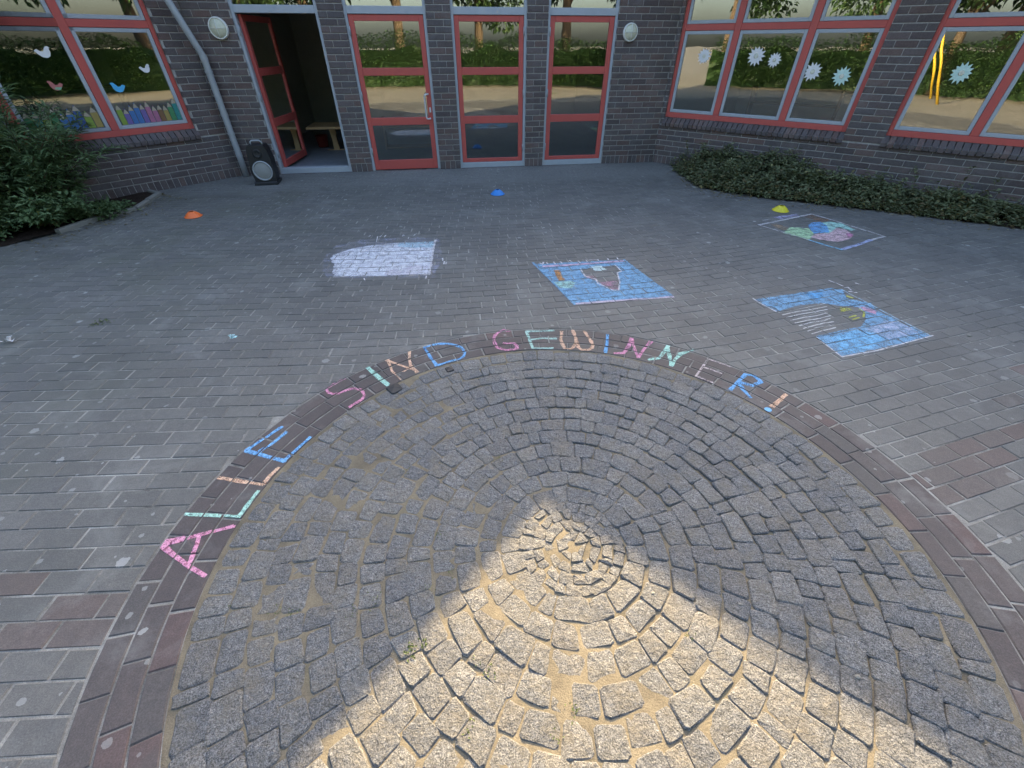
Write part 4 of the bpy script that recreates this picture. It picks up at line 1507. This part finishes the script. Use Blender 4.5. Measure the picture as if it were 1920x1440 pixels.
def shrub(base, spread, height, nst, nleaf, L, W, label, mat='leaf_shrub', lean=None, seed=1, tip=True):
    rg = random.Random(seed)
    e = empty('shrub', base)
    tag(e, label, 'shrub')
    st, fo_ = MB(), MB()
    for k in range(nst):
        a = rg.uniform(0, 2 * math.pi)
        out = spread * math.sqrt(rg.random())
        hh = height * rg.uniform(.45, 1.0) * (1 - .35 * (out / spread) ** 2)
        d0 = Vector((math.cos(a), math.sin(a), 0))
        p0 = Vector(base) + d0 * out * .25
        pts = []
        for i in range(8):
            s = i / 7
            p = p0 + d0 * out * .95 * s ** 1.3 + Vector((0, 0, hh * (s * 1.25 - .25 * s * s * s)))
            p += Vector((mnoise.noise((s * 3, k, 1)), mnoise.noise((s * 3, k, 5)), 0)) * .05
            if lean:
                p += Vector(lean) * s * s
            pts.append(p)
        st.tube(pts, [.010 * (1 - .75 * i / 7) for i in range(8)], 5, False)
        for q in range(nleaf):
            s = rg.uniform(.12, 1) ** .8
            i = min(6, int(s * 7))
            p = pts[i].lerp(pts[i + 1], s * 7 - i)
            ax = (pts[i + 1] - pts[i]).normalized()
            b = rg.uniform(0, 2 * math.pi)
            side = (Vector((math.cos(b), math.sin(b), 0)) + ax * rg.uniform(.1, .9) + Vector((0, 0, rg.uniform(-.45, .35))))
            l_ = L * rg.uniform(.55, 1.2)
            off = rg.random() < .55
            if off:
                sub = side.normalized() * rg.uniform(.03, .16)
                p = p + sub
            leafset(fo_, p, side, Vector((0, 0, 1)) + Vector((rg.uniform(-.5, .5), rg.uniform(-.5, .5), 0)), l_, W * rg.uniform(.7, 1.2), rg)
    st.build('stem', 'bark', e, smooth=True)
    fo_.build('foliage', mat, e)
    return e
shrub((-6.15, 5.75, 0), .88, 1.48, 62, 150, .150, .024, 'tall leafy green shrub with narrow leaves in front of the left window', seed=4)
shrub((-6.75, 5.0, 0), .75, .95, 46, 150, .14, .028, 'dense green shrub at the left edge of the photo', seed=8)
shrub((-5.72, 5.35, 0), .48, .52, 34, 120, .085, .040, 'low broad leaved shrub at the front of the left bed', seed=12)
shrub((-5.35, 5.62, 0), .30, .16, 22, 60, .06, .048, 'small ivy patch creeping over the bed edging', seed=15)
shrub((-6.1, 4.85, 0), .40, .36, 26, 90, .07, .035, 'low weedy plant at the front corner of the left bed', seed=19)

# yellow leaves caught in the shrub
mb = MB()
rg = random.Random(2)
for k in range(7):
    leafset(mb, Vector((-5.52 + rg.uniform(-.08, .08), 5.12 + rg.uniform(-.06, .06), .22 + rg.uniform(-.05, .05))), Vector((rg.uniform(-1, 1), -1, rg.uniform(-.5, .2))), Vector((0, 0, 1)), .07, .045, rg)
painted('leaf_yellow', (.42, .36, .06), .6, 0)
tag(mb.build('yellow_leaves', 'leaf_yellow'), 'yellow leaves low in the front of the left shrub', 'leaves')

# right bed: soil and low ground cover
mb = MB()
idx = {}
x0, x1, y0, y1 = 2.6, 8.4, 3.4, 9.1
for i in range(gx + 1):
    for j in range(gx + 1):
        x, y = x0 + (x1 - x0) * i / gx, y0 + (y1 - y0) * j / gx
        idx[(i, j)] = len(mb.v)
        mb.v.append((x, y, .006 + .02 * mnoise.noise((x * 5, y * 5, 0))))
for i in range(gx):
    for j in range(gx):
        x, y = x0 + (x1 - x0) * (i + .5) / gx, y0 + (y1 - y0) * (j + .5) / gx
        if inpoly(x, y, BED_R_POLY):
            mb.f.append((idx[(i, j)], idx[(i + 1, j)], idx[(i + 1, j + 1)], idx[(i, j + 1)]))
            mb.r.append(0)
tag(mb.build('soil_bed', 'soil', smooth=True), kind='structure')
def seg_dist(x, y, poly):
    best = 9
    for (a, b) in zip(poly[:-1], poly[1:]):
        dx, dy = b[0] - a[0], b[1] - a[1]
        s = max(0, min(1, ((x - a[0]) * dx + (y - a[1]) * dy) / (dx * dx + dy * dy)))
        best = min(best, math.hypot(x - a[0] - dx * s, y - a[1] - dy * s))
    return best
mb, md = MB(), MB()
rg = random.Random(41)
cnt = 0
nR = Vector((math.sin(WR), -math.cos(WR), 0))
while cnt < 26000:
    x, y = rg.uniform(2.6, 8.0), rg.uniform(3.9, 9.0)
    if not inpoly(x, y, BED_R_POLY):
        continue
    dwall = (Vector((x, y, 0)) - C2).dot(nR)
    if dwall < .06:
        continue
    de = seg_dist(x, y, BED_R)
    clump = .5 + .5 * mnoise.noise((x * 2.2, y * 2.2, 4)) + .3 * mnoise.noise((x * 6, y * 6, 9))
    along = (x - 2.7) / 4
    hmax = (.08 + .42 * clump) * min(1, .12 + de / .5) * (1.15 - .45 * min(1, max(0, along)))
    if dwall < .35 and along > .45:
        hmax *= .45
    if clump < .36 and rg.random() < .85:
        continue
    z = hmax * (rg.random() ** .55)
    if rg.random() < .03:
        z += rg.uniform(.03, .14)
    a = rg.uniform(0, 2 * math.pi)
    d = Vector((math.cos(a), math.sin(a), rg.uniform(-.3, .7)))
    tgt = md if rg.random() < (.16 if de < .2 else .045) else mb
    leafset(tgt, Vector((x, y, max(.012, z))), d, Vector((rg.uniform(-.6, .6), rg.uniform(-.6, .6), 1)), rg.uniform(.035, .095), rg.uniform(.02, .045), rg)
    cnt += 1
tw = MB()
for k in range(90):
    x, y = rg.uniform(2.9, 7.6), rg.uniform(4.2, 8.6)
    if not inpoly(x, y, BED_R_POLY) or (Vector((x, y, 0)) - C2).dot(nR) < .12:
        continue
    a = rg.uniform(0, 6.28)
    h_ = rg.uniform(.22, .50)
    p0 = Vector((x, y, .0))
    pts = [p0 + Vector((math.cos(a), math.sin(a), 0)) * .16 * q_ * q_ + Vector((0, 0, h_ * q_)) for q_ in (0, .35, .7, 1)]
    tw.tube(pts, [.004, .003, .0025, .0015], 4, False)
    for q_ in range(16):
        s_ = rg.uniform(.4, 1)
        i = min(2, int(s_ * 3))
        b = rg.uniform(0, 6.28)
        leafset(mb if rg.random() < .85 else md, pts[i].lerp(pts[i + 1], s_ * 3 - i), Vector((math.cos(b), math.sin(b), rg.uniform(-.2, .8))), Vector((0, 0, 1)), rg.uniform(.05, .10), rg.uniform(.022, .045), rg)
gc = mb.build('ground_cover', 'leaf_low')
tw.build('twigs', 'bark', gc)
tag(gc, 'low leafy green ground cover along the right wing wall', 'ground cover', kind='stuff')
md.build('dry_leaves', 'leaf_dry', gc)
mb = MB()
for k in range(260):
    i = rg.randrange(len(BED_R) - 1)
    s = rg.random()
    a, b = BED_R[i], BED_R[i + 1]
    off = abs(rg.gauss(0, .16))
    x, y = a[0] + (b[0] - a[0]) * s - off * .6, a[1] + (b[1] - a[1]) * s - off * .8
    t_ = rg.uniform(0, 6.28)
    leafset(mb, Vector((x, y, .006)), Vector((math.cos(t_), math.sin(t_), rg.uniform(0, .25))), Vector((0, 0, 1)), rg.uniform(.02, .05), rg.uniform(.012, .03), rg)
for k in range(160):
    i = rg.randrange(len(BED_L) - 1)
    s = rg.random()
    a, b = BED_L[i], BED_L[i + 1]
    off = abs(rg.gauss(0, .2)) + .03
    x, y = a[0] + (b[0] - a[0]) * s + off, a[1] + (b[1] - a[1]) * s - off * .5
    t_ = rg.uniform(0, 6.28)
    leafset(mb, Vector((x, y, .006)), Vector((math.cos(t_), math.sin(t_), rg.uniform(0, .25))), Vector((0, 0, 1)), rg.uniform(.02, .05), rg.uniform(.012, .03), rg)
tag(mb.build('fallen_leaves', 'leaf_dry'), 'small dry leaves scattered on the paving beside the beds', 'leaves', kind='stuff')

# moss and weeds in the joints
mb = MB()
rg = random.Random(55)
for (px_, py_, n_, s_) in ((777, 1218, 26, .02), (850, 1072, 10, .012), (805, 1105, 8, .010), (918, 1262, 14, .014), (1075, 1330, 14, .014), (880, 1370, 12, .014), (935, 860, 12, .012), (760, 885, 14, .014), (700, 1125, 14, .014), (545, 1150, 14, .014), (520, 1142, 8, .012), (820, 1000, 10, .012), (900, 1240, 8, .012), (1045, 1385, 8, .012), (188, 606, 40, .03), (1040, 690, 6, .010), (1290, 1190, 8, .012), (660, 1150, 10, .012), (440, 1135, 8, .012)):
    g_ = G(px_, py_)
    for k in range(n_):
        p = Vector((g_.x + rg.gauss(0, s_), g_.y + rg.gauss(0, s_), rg.uniform(-.004, .004)))
        a = rg.uniform(0, 6.28)
        leafset(mb, p, Vector((math.cos(a), math.sin(a), rg.uniform(.1, .7))), Vector((0, 0, 1)), s_ * rg.uniform(.45, .95), s_ * .38, rg)
tag(mb.build('weeds', 'moss_green'), 'small green moss and weed tufts in the joints of the paving', 'weeds', kind='stuff')
# tiny pale pebbles lying on the stones
mb = MB()
for (px_, py_, s_) in ((1224, 1113, .007), (1388, 1134, .006), (1608, 1270, .008), (1817, 630, .014)):
    g_ = G(px_, py_)
    rr = random.Random(px_)
    mb.lathe([(.001, .0), (s_ * .8, .001), (s_, s_ * .25), (s_ * .7, s_ * .5), (.001, s_ * .6)], lambda x, y, h: Vector((g_.x + x * 1.4 + y * .3, g_.y + y, h + .001)), 8)
tag(mb.build('pebbles', 'concrete_edge', smooth=True), 'few small pale pebbles lying on the paving', 'pebbles', kind='stuff')
mb = MB()
g_ = G(18, 641)
for k in range(5):
    leafset(mb, Vector((g_.x + rg.uniform(-.03, .03), g_.y + rg.uniform(-.02, .02), .006)), Vector((rg.uniform(-1, 1), rg.uniform(-.4, .4), .25)), Vector((0, 0, 1)), .05, .04, rg)
tag(mb.build('paper_scrap', 'paper_white'), 'torn white paper scrap at the left edge of the paving', 'paper scrap')

# ------------------------------------------------------------------ the far side of the yard, seen only mirrored in the glass
def crown_mesh(seed, n=8000):
    rg = random.Random(seed)
    mb = MB()
    blobs = [(Vector((rg.gauss(0, .95), rg.gauss(0, .95), 3.4 + rg.uniform(-1.2, 2.0))), rg.uniform(.7, 1.3)) for _ in range(16)]
    for k in range(n):
        c, r_ = blobs[rg.randrange(len(blobs))]
        d = Vector((rg.gauss(0, 1), rg.gauss(0, 1), rg.gauss(0, 1))).normalized()
        p = c + d * r_ * rg.random() ** .4
        leafset(mb, p, d + Vector((rg.gauss(0, .6), rg.gauss(0, .6), rg.gauss(-.2, .5))), Vector((rg.gauss(0, 1), rg.gauss(0, 1), 1)), rg.uniform(.13, .26), rg.uniform(.07, .13), rg)
    return mb.mesh('crown', 'leaf_tree')
crowns = [crown_mesh(1), crown_mesh(2)]
tm = MB()
tm.tube([(0, 0, -.1), (.03, 0, 1.0), (-.02, .03, 2.2), (.05, 0, 3.6)], [.20, .16, .12, .05], 9)
for k in range(6):
    a = k * 1.05
    tm.tube([(0, 0, 1.8 + k * .2), (math.cos(a) * .5, math.sin(a) * .5, 2.7 + k * .2), (math.cos(a) * 1.0, math.sin(a) * 1.0, 3.5 + k * .2)], [.07, .045, .02], 6)
trunk = tm.mesh('trunk', 'bark', True)
for i, (x, y, s) in enumerate(((-14, -13, 1.2), (-9.5, -17, 1.35), (-4.5, -18, 1.2), (.5, -16, 1.3), (5.5, -17, 1.15), (10, -13.5, 1.3), (14, -8, 1.25), (16, -2, 1.2), (-18, -7, 1.3), (-7.2, -10.5, .85), (17.5, 3.5, 1.1), (3.2, -21, 1.6))):
    mt = Matrix.Translation((x, y, -.06)) @ Matrix.Rotation(i * 1.3, 4, 'Z') @ Matrix.Scale(s * 1.45, 4)
    e = bpy.data.objects.new('tree', None)
    COL.objects.link(e)
    e.matrix_local = mt
    tag(e, 'leafy tree across the yard, seen only mirrored in the glass', 'tree', 'trees mirrored in the glass')
    for me in (trunk, crowns[i % 2]):
        c = bpy.data.objects.new(me.name.split('.')[0], me)
        COL.objects.link(c)
        c.parent = e
mb = MB()
rg = random.Random(66)
for k in range(36000):
    s = rg.random()
    a = R(200 + 150 * s)
    rad = 12.5 + 2.2 * rg.random()
    x, y = rad * math.cos(a) * 1.05, rad * math.sin(a) * .9 + 1
    z = rg.random() ** .7 * (1.9 + .7 * mnoise.noise((x * .4, y * .4, 0)))
    b = rg.uniform(0, 6.28)
    leafset(mb, Vector((x, y, z)), Vector((math.cos(b), math.sin(b), rg.uniform(-.4, .5))), Vector((0, 0, 1)), rg.uniform(.10, .2), rg.uniform(.06, .11), rg)
core = MB()
na_, nz_ = 70, 6
for i in range(na_ + 1):
    a = R(200 + 150 * i / na_)
    for j in range(nz_ + 1):
        rad = 14.5 + .4 * mnoise.noise((i * .7, j * .9, 2))
        x, y = rad * math.cos(a) * 1.05, rad * math.sin(a) * .9 + 1
        core.v.append((x, y, -.05 + (1.6 + .4 * mnoise.noise((i * .4, 0, 7))) * j / nz_))
for i in range(na_):
    for j in range(nz_):
        p = i * (nz_ + 1) + j
        core.f.append((p, p + nz_ + 1, p + nz_ + 2, p + 1))
        core.r.append(.05)
mb.add(core.v, core.f)
mb.r[-len(core.f):] = core.r
tag(mb.build('hedge', 'leaf_tree'), 'dense green hedge across the yard, mirrored in the glass', 'hedge', kind='stuff')
# yellow frame of a swing on the sand
sw = empty('swing_frame', (-4.24, -6.35, -.06))
tag(sw, 'yellow swing frame on the sand, mirrored in the right windows', 'swing frame')
for (a, b) in (((-5.24, -5.55, -.06), (-4.64, -6.15, 2.1)), ((-4.14, -6.95, -.06), (-4.64, -6.15, 2.1)), ((-7.04, -7.55, -.06), (-6.44, -8.15, 2.1)), ((-5.94, -8.95, -.06), (-6.44, -8.15, 2.1))):
    mb = MB()
    mb.tube([a, b], .045, 10)
    mb.build('leg', 'yellow_paint', sw, smooth=True)
mb = MB()
mb.tube([(-4.64, -6.15, 2.1), (-6.44, -8.15, 2.1)], .045, 10)
mb.build('top_bar', 'yellow_paint', sw, smooth=True)
